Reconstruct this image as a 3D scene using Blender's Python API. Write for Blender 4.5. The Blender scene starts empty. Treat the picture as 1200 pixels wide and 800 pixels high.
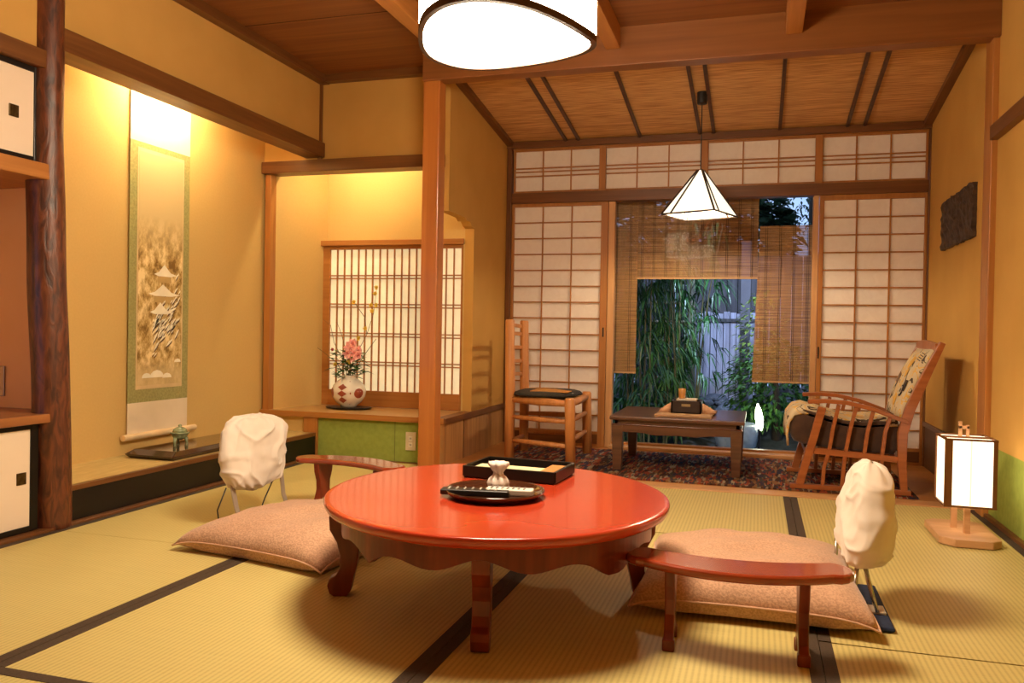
import bpy, bmesh, math, random
from mathutils import Vector, Matrix, noise
R = random.Random(7)
PI = math.pi
# ------------------------------------------------------------------ camera, world, exposure
sc = bpy.context.scene
col = sc.collection
cd = bpy.data.cameras.new('camera'); cam = bpy.data.objects.new('camera', cd); col.objects.link(cam)
cr = Vector((0.95701562, 0.28948253, 0.0179159)); cu = Vector((-0.02077944, 0.00682127, 0.99976081)); cf = Vector((-0.28929108, 0.95715899, -0.01254335))
cam.matrix_world = Matrix(((cr.x, cu.x, -cf.x, 0), (cr.y, cu.y, -cf.y, 0), (cr.z, cu.z, -cf.z, .85), (0, 0, 0, 1)))
cd.sensor_width = 36; cd.lens = 955 / 1200 * 36; cd.clip_start = .02
sc.camera = cam
sc.view_settings.view_transform = 'Standard'; sc.view_settings.look = 'None'
sc.view_settings.gamma = 1; sc.view_settings.use_curve_mapping = False
sc.view_settings.exposure = 1.25
sc.cycles.max_bounces = 10; sc.cycles.diffuse_bounces = 6; sc.cycles.transparent_max_bounces = 24
sc.cycles.use_denoising = True
sc.cycles.sample_clamp_indirect = 6
LAMP, SIDE, PEND, ANDON, TOKO, NICHE = 31, 24, .6, .95, 120, 38
WARM = (1, .80, .56); YEL = (1, .85, .52)
w = bpy.data.worlds.new('dusk_sky'); sc.world = w; w.use_nodes = True
w.node_tree.nodes['Background'].inputs[0].default_value = (.42, .60, 1, 1)
w.node_tree.nodes['Background'].inputs[1].default_value = .55

# ------------------------------------------------------------------ materials
MATS = {}
def mat(name, c, rough=.6, c2=None, scale=(8, 8, 8), detail=4, bump=0, lo=.35, hi=.65, spec=.5, emis=0, ecol=None, metal=0, coat=0, dist=0, tr=0, sheen=0):
    if name in MATS: return MATS[name]
    m = bpy.data.materials.new(name); m.use_nodes = True; nt = m.node_tree; b = nt.nodes['Principled BSDF']
    b.inputs['Roughness'].default_value = rough; b.inputs['Specular IOR Level'].default_value = spec
    b.inputs['Metallic'].default_value = metal; b.inputs['Coat Weight'].default_value = coat; b.inputs['Coat Roughness'].default_value = .08
    b.inputs['Sheen Weight'].default_value = sheen
    tc = nt.nodes.new('ShaderNodeTexCoord'); mp = nt.nodes.new('ShaderNodeMapping'); mp.inputs['Scale'].default_value = scale
    nz = nt.nodes.new('ShaderNodeTexNoise'); nz.inputs['Scale'].default_value = 1; nz.inputs['Detail'].default_value = detail; nz.inputs['Distortion'].default_value = dist
    rp = nt.nodes.new('ShaderNodeValToRGB'); rp.color_ramp.elements[0].position = lo; rp.color_ramp.elements[1].position = hi
    c2 = c2 or tuple(x * .85 for x in c)
    rp.color_ramp.elements[0].color = (*c2, 1); rp.color_ramp.elements[1].color = (*c, 1)
    L = nt.links.new
    L(tc.outputs['Object'], mp.inputs[0]); L(mp.outputs[0], nz.inputs['Vector']); L(nz.outputs[0], rp.inputs[0]); L(rp.outputs[0], b.inputs['Base Color'])
    if bump:
        bp = nt.nodes.new('ShaderNodeBump'); bp.inputs['Strength'].default_value = bump; bp.inputs['Distance'].default_value = .004
        L(nz.outputs[0], bp.inputs['Height']); L(bp.outputs[0], b.inputs['Normal'])
    if emis:
        b.inputs['Emission Color'].default_value = (*(ecol or c), 1); b.inputs['Emission Strength'].default_value = emis
    if tr:
        t = nt.nodes.new('ShaderNodeBsdfTranslucent'); L(rp.outputs[0], t.inputs[0]); mx = nt.nodes.new('ShaderNodeMixShader'); mx.inputs[0].default_value = tr
        L(b.outputs[0], mx.inputs[1]); L(t.outputs[0], mx.inputs[2]); L(mx.outputs[0], nt.nodes['Material Output'].inputs[0])
    m['k'] = 1
    MATS[name] = m
    return m
def wood(name, c, c2, ax, rough=.45, coat=0, s=1.0, spec=.4, bump=.1):
    sc_ = [38 * s] * 3; sc_[ax] = 1.6 * s
    return mat(name, c, rough, c2, tuple(sc_), 5, bump, .3, .7, spec=spec, coat=coat, dist=.6)
def nodes_of(m): return m.node_tree.nodes, m.node_tree.links.new, m.node_tree.nodes['Principled BSDF']

plaster = mat('sand_plaster', (.62, .36, .10), .9, (.56, .32, .085), (3, 3, 3), 6, .15, .3, .7, spec=.1)
plaster_fine = mat('ochre_plaster', (.64, .445, .165), .9, (.62, .43, .155), (90, 90, 90), 2, .06, spec=.1)
plaster_org = mat('orange_plaster', (.98, .62, .27), .9, (.95, .58, .24), (4, 4, 4), 4, .1, spec=.1)
green_wall = mat('green_wainscot_paper', (.30, .36, .075), .85, (.26, .32, .065), (30, 30, 30), 3, .05, spec=.1)
hin = {}
def cedar(ax): return wood('cedar_wood_%d' % ax, (.47, .20, .048), (.36, .135, .028), ax, .42, s=.8)
def dwood(ax): return wood('brown_wood_%d' % ax, (.20, .078, .020), (.125, .044, .011), ax, .4)
def lwood(ax): return wood('light_cedar_%d' % ax, (.66, .37, .16), (.54, .28, .11), ax, .45)
black = mat('black_lacquer', (.010, .007, .005), .35, (.014, .009, .006), (5, 5, 5), 2, spec=.25, coat=.08)
ceil_m = wood('ceiling_board_wood', (.27, .10, .026), (.17, .055, .014), 0, .5, s=.55)
log_m = mat('polished_log_bark', (.17, .048, .016), .42, (.05, .014, .006), (34, 34, 9), 8, .9, .35, .62, spec=.6, dist=1.2)
red = mat('vermilion_lacquer', (.46, .045, .014), .22, (.42, .038, .012), (3, 3, 3), 3, 0, spec=.5, coat=.32)
reddark = mat('red_brown_lacquer', (.23, .034, .011), .33, (.13, .018, .006), (20, 20, 3), 3, 0, spec=.3, coat=.22)
redmid = mat('reddish_lacquer', (.33, .05, .014), .18, (.25, .034, .01), (5, 30, 30), 3, 0, spec=.5, coat=.7)
paper = mat('shoji_paper', (.95, .88, .80), .85, (.91, .83, .75), (14, 3, 14), 6, .25, .35, .65, spec=.1, tr=.08, dist=1.5)
paper_n = mat('niche_shoji_paper', (.86, .80, .62), .85, (.80, .73, .54), (14, 3, 14), 5, .1, spec=.1, emis=.18, ecol=(1, .86, .5))  # weak emission stands in for light behind the lattice window
fusuma = mat('fusuma_paper', (.86, .72, .56), .8, (.84, .70, .54), (4, 4, 4), 3, spec=.1)
lampwhite = mat('lamp_paper', (.9, .86, .78), .8, emis=LAMP, ecol=WARM)
lampside = mat('lamp_side_paper', (.9, .86, .78), .8, emis=SIDE, ecol=WARM)
cloth = mat('white_cloth', (.78, .70, .60), .85, (.74, .66, .56), (9, 9, 9), 3, .1, spec=.15, sheen=.3)
steel = mat('chair_steel', (.62, .58, .52), .25, metal=.9)
navy = mat('navy_fabric', (.012, .025, .07), .9, (.008, .015, .045), (60, 60, 60), 2, .3)
rope = mat('black_cable', (.01, .01, .01), .5)
zabu = mat('pink_beige_fabric', (.62, .375, .235), .85, (.47, .27, .165), (150, 150, 150), 4, .4, .4, .58, spec=.15, sheen=.3)
dk = wood('dark_rosewood', (.16, .07, .035), (.08, .03, .016), 0, .3, s=.8, coat=.2, spec=.5)
armw = wood('armchair_wood', (.42, .13, .035), (.30, .085, .022), 0, .35, coat=.2)
ladw = wood('ladder_chair_wood', (.62, .27, .08), (.46, .18, .05), 2, .45)

def tatami():
    m = bpy.data.materials.new('tatami_rush'); m.use_nodes = True; n, L, b = nodes_of(m)
    tc = n.new('ShaderNodeTexCoord'); sp = n.new('ShaderNodeSeparateXYZ'); L(tc.outputs['Object'], sp.inputs[0])
    mu = n.new('ShaderNodeMath'); mu.operation = 'MULTIPLY'; mu.inputs[1].default_value = 2 * PI / .0155; L(sp.outputs[0], mu.inputs[0])
    si = n.new('ShaderNodeMath'); si.operation = 'SINE'; L(mu.outputs[0], si.inputs[0])
    ma = n.new('ShaderNodeMapRange'); ma.inputs[1].default_value = -1; ma.inputs[2].default_value = 1; L(si.outputs[0], ma.inputs[0])
    nz = n.new('ShaderNodeTexNoise'); mp = n.new('ShaderNodeMapping'); mp.inputs['Scale'].default_value = (9, 160, 9); L(tc.outputs['Object'], mp.inputs[0]); L(mp.outputs[0], nz.inputs['Vector']); nz.inputs['Scale'].default_value = 1; nz.inputs['Detail'].default_value = 4
    ad = n.new('ShaderNodeMath'); ad.operation = 'MULTIPLY_ADD'; ad.inputs[1].default_value = .45; L(nz.outputs[0], ad.inputs[0]); 
    m2 = n.new('ShaderNodeMath'); m2.operation = 'MULTIPLY'; m2.inputs[1].default_value = .55; L(ma.outputs[0], m2.inputs[0]); L(m2.outputs[0], ad.inputs[2])
    rp = n.new('ShaderNodeValToRGB'); rp.color_ramp.elements[0].position = .15; rp.color_ramp.elements[1].position = .6
    rp.color_ramp.elements[0].color = (.465, .375, .135, 1); rp.color_ramp.elements[1].color = (.605, .50, .185, 1)
    L(ad.outputs[0], rp.inputs[0]); L(rp.outputs[0], b.inputs['Base Color']); b.inputs['Roughness'].default_value = .55; b.inputs['Specular IOR Level'].default_value = .3
    bp = n.new('ShaderNodeBump'); bp.inputs['Strength'].default_value = .35; bp.inputs['Distance'].default_value = .0012; L(ad.outputs[0], bp.inputs['Height']); L(bp.outputs[0], b.inputs['Normal'])
    return m
tatami_m = tatami()
border_m = mat('tatami_border_cloth', (.07, .042, .022), .8, (.045, .027, .014), (200, 200, 200), 2, .1)
goza_m = mat('fine_rush', (.58, .44, .17), .6, (.46, .34, .12), (120, 10, 10), 3, .3)

def reed():
    m = bpy.data.materials.new('woven_reed_ceiling'); m.use_nodes = True; n, L, b = nodes_of(m)
    tc = n.new('ShaderNodeTexCoord'); mp = n.new('ShaderNodeMapping'); mp.inputs['Scale'].default_value = (5, 130, 5); L(tc.outputs['Object'], mp.inputs[0])
    nz = n.new('ShaderNodeTexNoise'); nz.inputs['Scale'].default_value = 1; nz.inputs['Detail'].default_value = 6; L(mp.outputs[0], nz.inputs['Vector'])
    rp = n.new('ShaderNodeValToRGB'); rp.color_ramp.elements[0].position = .38; rp.color_ramp.elements[1].position = .6
    rp.color_ramp.elements[0].color = (.44, .20, .065, 1); rp.color_ramp.elements[1].color = (.74, .43, .17, 1)
    L(nz.outputs[0], rp.inputs[0]); L(rp.outputs[0], b.inputs['Base Color']); b.inputs['Roughness'].default_value = .6
    bp = n.new('ShaderNodeBump'); bp.inputs['Strength'].default_value = .5; bp.inputs['Distance'].default_value = .003; L(nz.outputs[0], bp.inputs['Height']); L(bp.outputs[0], b.inputs['Normal'])
    return m
reed_m = reed()

def blind_mat():
    m = bpy.data.materials.new('bamboo_blind_slats'); m.use_nodes = True; n, L, b = nodes_of(m)
    tc = n.new('ShaderNodeTexCoord'); sp = n.new('ShaderNodeSeparateXYZ'); L(tc.outputs['Object'], sp.inputs[0])
    mu = n.new('ShaderNodeMath'); mu.operation = 'MULTIPLY'; mu.inputs[1].default_value = 2 * PI / .0085; L(sp.outputs[2], mu.inputs[0])
    si = n.new('ShaderNodeMath'); si.operation = 'SINE'; L(mu.outputs[0], si.inputs[0])
    nz = n.new('ShaderNodeTexNoise'); mp = n.new('ShaderNodeMapping'); mp.inputs['Scale'].default_value = (2, 2, 170); L(tc.outputs['Object'], mp.inputs[0]); L(mp.outputs[0], nz.inputs['Vector']); nz.inputs['Scale'].default_value = 1; nz.inputs['Detail'].default_value = 3
    rp = n.new('ShaderNodeValToRGB'); rp.color_ramp.elements[0].position = .35; rp.color_ramp.elements[1].position = .65
    rp.color_ramp.elements[0].color = (.30, .12, .03, 1); rp.color_ramp.elements[1].color = (.60, .30, .085, 1)
    L(nz.outputs[0], rp.inputs[0]); L(rp.outputs[0], b.inputs['Base Color']); b.inputs['Roughness'].default_value = .5
    gt = n.new('ShaderNodeMath'); gt.operation = 'GREATER_THAN'; gt.inputs[1].default_value = .8; L(si.outputs[0], gt.inputs[0])
    t = n.new('ShaderNodeBsdfTransparent'); mx = n.new('ShaderNodeMixShader'); L(gt.outputs[0], mx.inputs[0]); L(b.outputs[0], mx.inputs[1]); L(t.outputs[0], mx.inputs[2]); L(mx.outputs[0], n['Material Output'].inputs[0])
    return m
blind_m = blind_mat()
def glass_mat():
    m = bpy.data.materials.new('window_glass'); m.use_nodes = True; n, L, b = nodes_of(m)
    t = n.new('ShaderNodeBsdfTransparent'); t.inputs[0].default_value = (.96, .98, .98, 1); g = n.new('ShaderNodeBsdfGlossy'); g.inputs['Roughness'].default_value = 0
    f = n.new('ShaderNodeFresnel'); f.inputs[0].default_value = 1.07; mx = n.new('ShaderNodeMixShader')
    L(f.outputs[0], mx.inputs[0]); L(t.outputs[0], mx.inputs[1]); L(g.outputs[0], mx.inputs[2]); L(mx.outputs[0], n['Material Output'].inputs[0])
    return m
glass_m = glass_mat()
def rug_mat():
    m = bpy.data.materials.new('kilim_weave'); m.use_nodes = True; n, L, b = nodes_of(m)
    tc = n.new('ShaderNodeTexCoord'); mp = n.new('ShaderNodeMapping'); mp.inputs['Scale'].default_value = (70, 14, 1); mp.inputs['Rotation'].default_value = (0, 0, .12); L(tc.outputs['Object'], mp.inputs[0])
    v = n.new('ShaderNodeTexVoronoi'); v.inputs['Scale'].default_value = 1; v.distance = 'MANHATTAN'; L(mp.outputs[0], v.inputs['Vector'])
    sp = n.new('ShaderNodeSeparateColor'); L(v.outputs['Color'], sp.inputs[0])
    rp = n.new('ShaderNodeValToRGB'); rp.color_ramp.interpolation = 'CONSTANT'; e = rp.color_ramp.elements
    cs = [(.04, .018, .014), (.16, .028, .018), (.03, .028, .05), (.20, .10, .04), (.08, .035, .02), (.24, .05, .022), (.25, .20, .13), (.05, .045, .035)]
    e[0].color = (*cs[0], 1); e[1].position = .14; e[1].color = (*cs[1], 1)
    for i, c in enumerate(cs[2:]): q = e.new(.26 + i * .13); q.color = (*c, 1)
    L(sp.outputs[0], rp.inputs[0]); L(rp.outputs[0], b.inputs['Base Color']); b.inputs['Roughness'].default_value = .95; b.inputs['Specular IOR Level'].default_value = .1
    return m
rug_m = rug_mat()

# ------------------------------------------------------------------ mesh helpers
def origin_of(p):
    v = Vector((0, 0, 0))
    while p: v = v + p.location; p = p.parent
    return v
class MB:
    def __init__(s): s.b = bmesh.new()
    def box(s, x0, x1, y0, y1, z0, z1):
        v = [s.b.verts.new(p) for p in ((x0, y0, z0), (x1, y0, z0), (x1, y1, z0), (x0, y1, z0), (x0, y0, z1), (x1, y0, z1), (x1, y1, z1), (x0, y1, z1))]
        for f in ((0, 3, 2, 1), (4, 5, 6, 7), (0, 1, 5, 4), (1, 2, 6, 5), (2, 3, 7, 6), (3, 0, 4, 7)): s.b.faces.new([v[i] for i in f])
        return s
    def quad(s, *pts): s.b.faces.new([s.b.verts.new(p) for p in pts]); return s
    def prism(s, poly, ax, a0, a1):
        def P(p, a):
            return {0: (a, p[0], p[1]), 1: (p[0], a, p[1]), 2: (p[0], p[1], a)}[ax]
        A = [s.b.verts.new(P(p, a0)) for p in poly]; B = [s.b.verts.new(P(p, a1)) for p in poly]; n = len(poly)
        s.b.faces.new(A); s.b.faces.new(B[::-1])
        for i in range(n): s.b.faces.new((A[i], B[i], B[(i + 1) % n], A[(i + 1) % n]))
        return s
    def loft(s, rings, cap=True):
        rr = [[s.b.verts.new(p) for p in r] for r in rings]
        for a, b in zip(rr, rr[1:]):
            n = len(a)
            for i in range(n): s.b.faces.new((a[i], a[(i + 1) % n], b[(i + 1) % n], b[i]))
        if cap: s.b.faces.new(rr[0][::-1]); s.b.faces.new(rr[-1])
        return s
    def tube(s, pts, rad, seg=8, flat=1.0, cap=True):
        pts = [Vector(p) for p in pts]; n = len(pts)
        rs = rad if isinstance(rad, (list, tuple)) else [rad] * n
        rings = []; t0 = None; up = None
        for i, p in enumerate(pts):
            t = (pts[min(i + 1, n - 1)] - pts[max(i - 1, 0)]).normalized()
            if up is None:
                up = Vector((0, 0, 1)) if abs(t.z) < .9 else Vector((0, 1, 0))
            a = t.cross(up).normalized(); up2 = a.cross(t).normalized(); up = up2
            rings.append([p + (a * math.cos(2 * PI * k / seg) + up2 * math.sin(2 * PI * k / seg) * flat) * rs[i] for k in range(seg)])
        return s.loft(rings, cap)
    def bar(s, pts, wd, ht, side):
        # rectangular section swept along pts; side = unit vector of the width
        pts = [Vector(p) for p in pts]; n = len(pts); side = Vector(side); rings = []
        for i, p in enumerate(pts):
            t = (pts[min(i + 1, n - 1)] - pts[max(i - 1, 0)]).normalized()
            nn = t.cross(side).normalized()
            w_ = wd[i] if isinstance(wd, (list, tuple)) else wd; h_ = ht[i] if isinstance(ht, (list, tuple)) else ht
            rings.append([p + side * w_ / 2 + nn * h_ / 2, p - side * w_ / 2 + nn * h_ / 2, p - side * w_ / 2 - nn * h_ / 2, p + side * w_ / 2 - nn * h_ / 2])
        return s.loft(rings)
    def lathe(s, prof, c=(0, 0, 0), seg=32, sx=1, sy=1, rot=0):
        rings = []
        cr_, sr_ = math.cos(rot), math.sin(rot)
        for r, z in prof:
            ring = []
            for k in range(seg):
                a = 2 * PI * k / seg; x, y = r * math.cos(a) * sx, r * math.sin(a) * sy
                ring.append((c[0] + x * cr_ - y * sr_, c[1] + x * sr_ + y * cr_, c[2] + z))
            rings.append(ring)
        return s.loft(rings)
    def build(s, name, m, parent=None, smooth=False, bevel=0, local=False, sub=0, seg=2):
        bmesh.ops.recalc_face_normals(s.b, faces=s.b.faces)
        if parent and not local: bmesh.ops.translate(s.b, verts=s.b.verts, vec=-origin_of(parent))
        me = bpy.data.meshes.new(name); s.b.to_mesh(me); s.b.free()
        me.materials.append(m)
        if smooth:
            for p in me.polygons: p.use_smooth = True
        o = bpy.data.objects.new(name, me); col.objects.link(o)
        if parent: o.parent = parent
        if bevel:
            bv = o.modifiers.new('edge', 'BEVEL'); bv.width = bevel; bv.segments = seg; bv.limit_method = 'ANGLE'; bv.angle_limit = .6
        if sub:
            sm = o.modifiers.new('smooth', 'SUBSURF'); sm.levels = sub; sm.render_levels = sub
        return o
def box(name, m, b, parent=None, bevel=0, **k): return MB().box(*b).build(name, m, parent, bevel=bevel, **k)
def tag(o, label, cat, group=None, kind=None):
    o['label'] = label; o['category'] = cat
    if group: o['group'] = group
    if kind: o['kind'] = kind
    return o
def thing(name, loc, label, cat, group=None, rz=0, kind=None):
    o = bpy.data.objects.new(name, None); col.objects.link(o); o.location = loc; o.rotation_euler.z = rz; o.empty_display_size = .05
    return tag(o, label, cat, group, kind)
def struct(o, label=None, cat=None):
    o['kind'] = 'structure'
    if label: o['label'] = label
    if cat: o['category'] = cat
    return o
def copy_tree(o, parent=None):
    c = o.copy(); col.objects.link(c); c.parent = parent
    for ch in list(o.children): copy_tree(ch, c)
    return c
def sroot(name, loc, label, cat): return struct(thing(name, loc, label, cat))

# key planes (metres)
XL, XR, YB, YW, ZC = -2.78, 1.07, 4.77, 6.02, 2.49
# ------------------------------------------------------------------ floor & tatami
struct(box('floor', mat('subfloor_wood', (.05, .03, .015), .9), (-3.3, 1.2, -1.4, 6.15, -.13, -.05)), 'bare subfloor beneath the straw mats and veranda boards', 'floor')
mats_ = [((-2.74, -1.797), (2.66, 4.55), 'y', 'straw mat along the raised alcove step, between log pillar and green panel'),
         ((-2.74, -1.797), (.75, 2.658), 'y', 'straw mat in front of the low cupboard at the left picture edge'),
         ((-1.795, -.792), (2.64, 4.55), 'y', 'straw mat under the far left half of the round red table'),
         ((-1.795, -.792), (1.555, 2.638), 'y', 'half straw mat under the white-covered chair cushion corner and front table leg'),
         ((-.79, .176), (3.524, 4.545), 'y', 'half straw mat between the red table and the dark coffee table'),
         ((-.79, .176), (1.555, 3.512), 'y', 'straw mat under the right armrest and right half of the red table'),
         ((.178, 1.05), (2.424, 4.545), 'y', 'straw mat carrying the box-shaped paper floor lamp'),
         ((.178, 1.05), (.5, 2.416), 'y', 'straw mat in the lower right picture corner'),
         ((-1.795, .176), (.55, 1.553), 'x', 'straw mat lying crosswise at the very bottom of the picture')]
for i, (xx, yy, ax, lb) in enumerate(mats_):
    t = thing('tatami_mat', ((xx[0] + xx[1]) / 2, (yy[0] + yy[1]) / 2, -.05), lb, 'tatami mat', 'tatami mats on the floor', kind='structure')
    box('rush_surface', tatami_m, (xx[0], xx[1], yy[0], yy[1], -.05, 0), t)
    if ax == 'y':
        for q in ((xx[0], xx[0] + .034), (xx[1] - .034, xx[1])): box('border', border_m, (q[0], q[1], yy[0], yy[1], -.049, .0015), t)
    else:
        for q in ((yy[0], yy[0] + .034), (yy[1] - .034, yy[1])): box('border', border_m, (xx[0], xx[1], q[0], q[1], -.049, .0015), t)
for q, lb in (((-2.74, .5), 'front'),):
    pass
struct(box('floor', tatami_m, (-2.74, 1.05, -1.2, .48, -.05, 0)), 'straw matting of the near part of the room', 'floor')
struct(box('trim_1', lwood(0), (-1.87, XR, 4.555, 4.69, -.05, .004), bevel=.003), 'pale wooden sill between straw mats and veranda boards', 'sill')
struct(box('floor', cedar(0), (-1.87, XR, 4.69, 6.1, -.05, 0)), 'orange brown veranda floorboards', 'floor')
struct(box('trim_2', lwood(0), (-1.04, .345, 5.93, 6.03, 0, .025), bevel=.004), 'pale wooden track under the garden window', 'sill')
struct(box('trim_2', cedar(0), (-1.04, .345, 6.03, 6.1, 0, .04), bevel=.004), 'outer rail under the garden window', 'sill')
struct(box('trim_3', dwood(1), (-2.80, -2.742, .75, YB, -.05, .012), bevel=.004), 'thin brown sill along the left wall', 'sill')
struct(box('baseboard_right', dwood(1), (1.05, XR, -1.2, 4.38, -.05, .02)), 'dark wooden base strip along the right wall', 'baseboard')
struct(box('baseboard_back', dwood(0), (XL, -1.87, YB - .02, YB, -.05, .006)), 'thin base strip under the green panel', 'baseboard')
struct(box('floor', tatami_m, (-1.797, -1.79, 2, 4.5, -.05, -.002)))
struct(box('floor', tatami_m, (-2.74, -1.87, 4.55, 4.75, -.05, 0)), 'strip of matting before the flower alcove', 'floor')
struct(box('floor', goza_m, (-3.2, -2.80, 2.75, 5.0, .139, .16)), 'raised alcove floor covered with fine rush matting', 'alcove floor')
struct(box('trim_4', black, (-2.80, XL + .005, 2.74, YB, .012, .139)), 'black lacquered step board of the scroll alcove', 'step')
struct(box('trim_4', dwood(1), (-2.802, XL + .008, 2.74, YB, .139, .161), bevel=.002), 'thin brown edge of the alcove floor', 'trim')
# ------------------------------------------------------------------ left wall, alcoves
def wall(name, b, m=plaster, lb=None): return struct(box(name, m, b), lb, 'wall' if lb else None)
wall('wall_left', (-2.86, XL, 2.70, YB, 2.055, 2.6), lb='ochre plaster wall above the scroll alcove beam')
wall('wall_left', (-2.86, XL, -1.3, 2.70, 1.935, 2.6), lb='ochre plaster wall above the upper cupboard')
wall('wall_left', (-3.55, -3.45, 1.2, 2.785, .0, 2.4), plaster_org, 'orange plaster at the back of the open shelf niche')
wall('wall_left', (-3.45, -2.86, 2.745, 2.785, 0, 2.4), plaster_org, 'orange plaster cheek wall of the open shelf behind the log pillar')
wall('wall_left', (-2.86, XL, -1.3, 1.2, 0, 1.94), lb='ochre plaster wall near the camera on the left')
wall('wall_alcove', (-3.3, -3.2, 2.786, 4.9, 0, 2.5), plaster_fine, 'ochre plaster wall behind the hanging scroll')
struct(box('ceiling', plaster_fine, (-3.3, -2.8, 2.786, 4.9, 2.36, 2.4)), 'hidden ceiling of the scroll alcove', 'ceiling')
struct(box('trim_5', dwood(1), (-2.885, XL + .035, 2.655, YB - .001, 1.966, 2.06), bevel=.003), 'long brown beam over the scroll alcove', 'beam')
struct(box('trim_5', dwood(1), (-2.86, XL + .03, .9, 2.66, 1.868, 1.94), bevel=.003), 'brown rail above the upper cupboard', 'rail')
# back wall of the room (lateral)
wall('wall_back', (-3.2, -1.937, YB, YB + .07, 1.945, 2.6), lb='ochre plaster wall above the flower alcove beam')
struct(box('trim_6', dwood(0), (-3.195, -1.90, YB - .045, YB + .08, 1.87, 1.948), bevel=.003), 'brown beam over the flower alcove', 'beam')
struct(box('trim_7', dwood(2), (-2.79, -2.765, YB - .02, YB, 1.948, ZC)), 'slim brown corner strip between left and back wall', 'corner strip')
struct(box('trim_8', cedar(2), (-3.185, -3.14, YB - .012, YB + .07, .16, 1.87), bevel=.003), 'slim orange post at the left of the flower alcove', 'post')
struct(box('trim_9', cedar(2), (-2.865, -2.765, YB - .02, YB + .05, 0, .275), bevel=.003), 'short orange post beside the green panel', 'post')
wall('wall_back', (-3.14, -2.865, YB + .01, YB + .05, .16, .275), plaster_fine, 'small plaster field under the left end of the counter')
wall('wall_back', (-2.765, -1.87, YB, YB + .05, 0, .275), green_wall, 'low green panel under the flower alcove counter')
struct(box('trim_10', mat('panel_seam', (.16, .17, .04), .9), (-2.215, -2.211, YB - .001, YB, 0, .275)))
# flower alcove shell
struct(MB().prism([(-3.5, YB - .025), (-1.872, YB - .025), (-1.872, 5.3), (-3.5, 5.3)], 2, .268, .295).build('trim_11', wood('counter_wood', (.55, .32, .11), (.44, .24, .08), 0, .3, s=.7), bevel=.003), 'wooden counter of the flower alcove', 'counter')
struct(box('trim_11', cedar(0), (-3.19, -1.87, YB - .032, YB - .025, .262, .297)), 'orange front edge of the counter', 'edge')
wall('wall_niche', (-3.4, -1.936, 5.30, 5.36, 1.466, 2.3), plaster_fine, 'bright plaster wall above the small lattice window')
wall('wall_niche', (-3.4, -3.03, 5.30, 5.36, .295, 1.466), plaster_fine)
wall('wall_niche', (-1.945, -1.934, 5.25, 5.36, .296, 1.6), plaster_fine)
struct(MB().prism([(-3.14, YB + .05), (-3.02, 5.30), (-3.3, 5.30), (-3.3, YB + .05)], 2, .295, 2.3).build('wall_niche', plaster_fine), 'left side wall of the flower alcove', 'wall')
struct(box('ceiling', plaster_fine, (-3.4, -1.90, YB + .03, 5.36, 2.24, 2.28)), 'hidden ceiling of the flower alcove', 'ceiling')
# engawa left wall X=-1.87 with the opening
op = [(YB + .0, .295), (YB + .0, 1.597), (5.07, 1.595), (5.13, 1.582), (5.19, 1.575), (5.25, 1.558), (5.25, .295), (YW + .08, .295), (YW + .08, 2.7), (YB, 2.7)]
struct(MB().prism([(YB, 1.597), (5.06, 1.595), (5.10, 1.575), (5.155, 1.582), (5.20, 1.555), (5.25, 1.545), (5.25, .295), (YW + .08, .295), (YW + .08, 2.7), (YB, 2.7)], 0, -1.935, -1.87).build('wall_veranda', plaster), 'ochre plaster wall of the veranda with cut corner opening', 'wall')
struct(box('wall_veranda', wood('panel_boards', (.50, .27, .09), (.30, .14, .045), 2, .5, s=.9), (-1.935, -1.868, YB - .02, YW + .08, 0, .258)), 'low board wainscot of the veranda', 'wainscot')
struct(box('trim_12', dwood(1), (-1.935, -1.858, YB - .03, YW + .06, .258, .297), bevel=.003), 'brown rail running along the veranda wainscot', 'rail')
struct(box('trim_12', mat('panel_seam'.replace('seam', 'gap'), (.08, .04, .015), .8), (-1.869, -1.866, 5.10, 5.106, 0, .258)))
# big post + beam
struct(box('trim_13', wood('post_wood', (.55, .20, .04), (.42, .135, .025), 2, .35, s=.6, coat=.15), (-1.887, -1.785, 4.38, 4.48, 0, ZC), bevel=.006), 'square orange wooden post standing before the flower alcove', 'post')
struct(box('trim_14', wood('beam_wood', (.27, .10, .025), (.20, .068, .016), 0, .4, s=.6), (-1.887, XR, 4.36, 4.46, 2.285, 2.60), bevel=.006), 'heavy brown ceiling beam across the room', 'beam')
# right wall
wall('wall_right', (XR, XR + .1, -1.3, 4.4, .345, 2.6), lb='ochre plaster wall at the right picture edge')
wall('wall_right', (XR, XR + .1, -1.3, 4.4, -.05, .345), green_wall, 'green lower band of the right wall')
wall('wall_right', (XR, XR + .1, 4.4, YW + .1, .30, 2.6), lb='ochre plaster wall of the veranda beside the armchair')
struct(box('wall_right', wood('panel_boards'.replace('boards', 'boards_shaded'), (.16, .07, .028), (.09, .038, .016), 2, .5), (XR, XR + .1, 4.53, YW + .1, -.05, .27)), 'board wainscot behind the armchair, shade painted into its dark colour', 'wainscot')  # darker copy of the left wainscot boards, shade painted into the colour
struct(box('trim_15', dwood(1), (XR - .012, XR + .1, 4.53, YW, .27, .30)), 'rail on the shade-darkened wainscot', 'rail')
struct(box('trim_16', cedar(2), (XR - .028, XR + .1, 4.385, 4.52, -.05, ZC), bevel=.004), 'square orange post set in the right wall', 'post')
struct(box('trim_17', dwood(1), (XR - .035, XR + .02, -1.2, 4.385, 1.80, 1.868), bevel=.003), 'brown rail high on the right wall', 'rail')
# wall behind the camera
wall('wall_front', (-2.9, 1.2, -1.3, -1.2, -.1, 2.6), lb='ochre plaster wall behind the camera')
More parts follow.
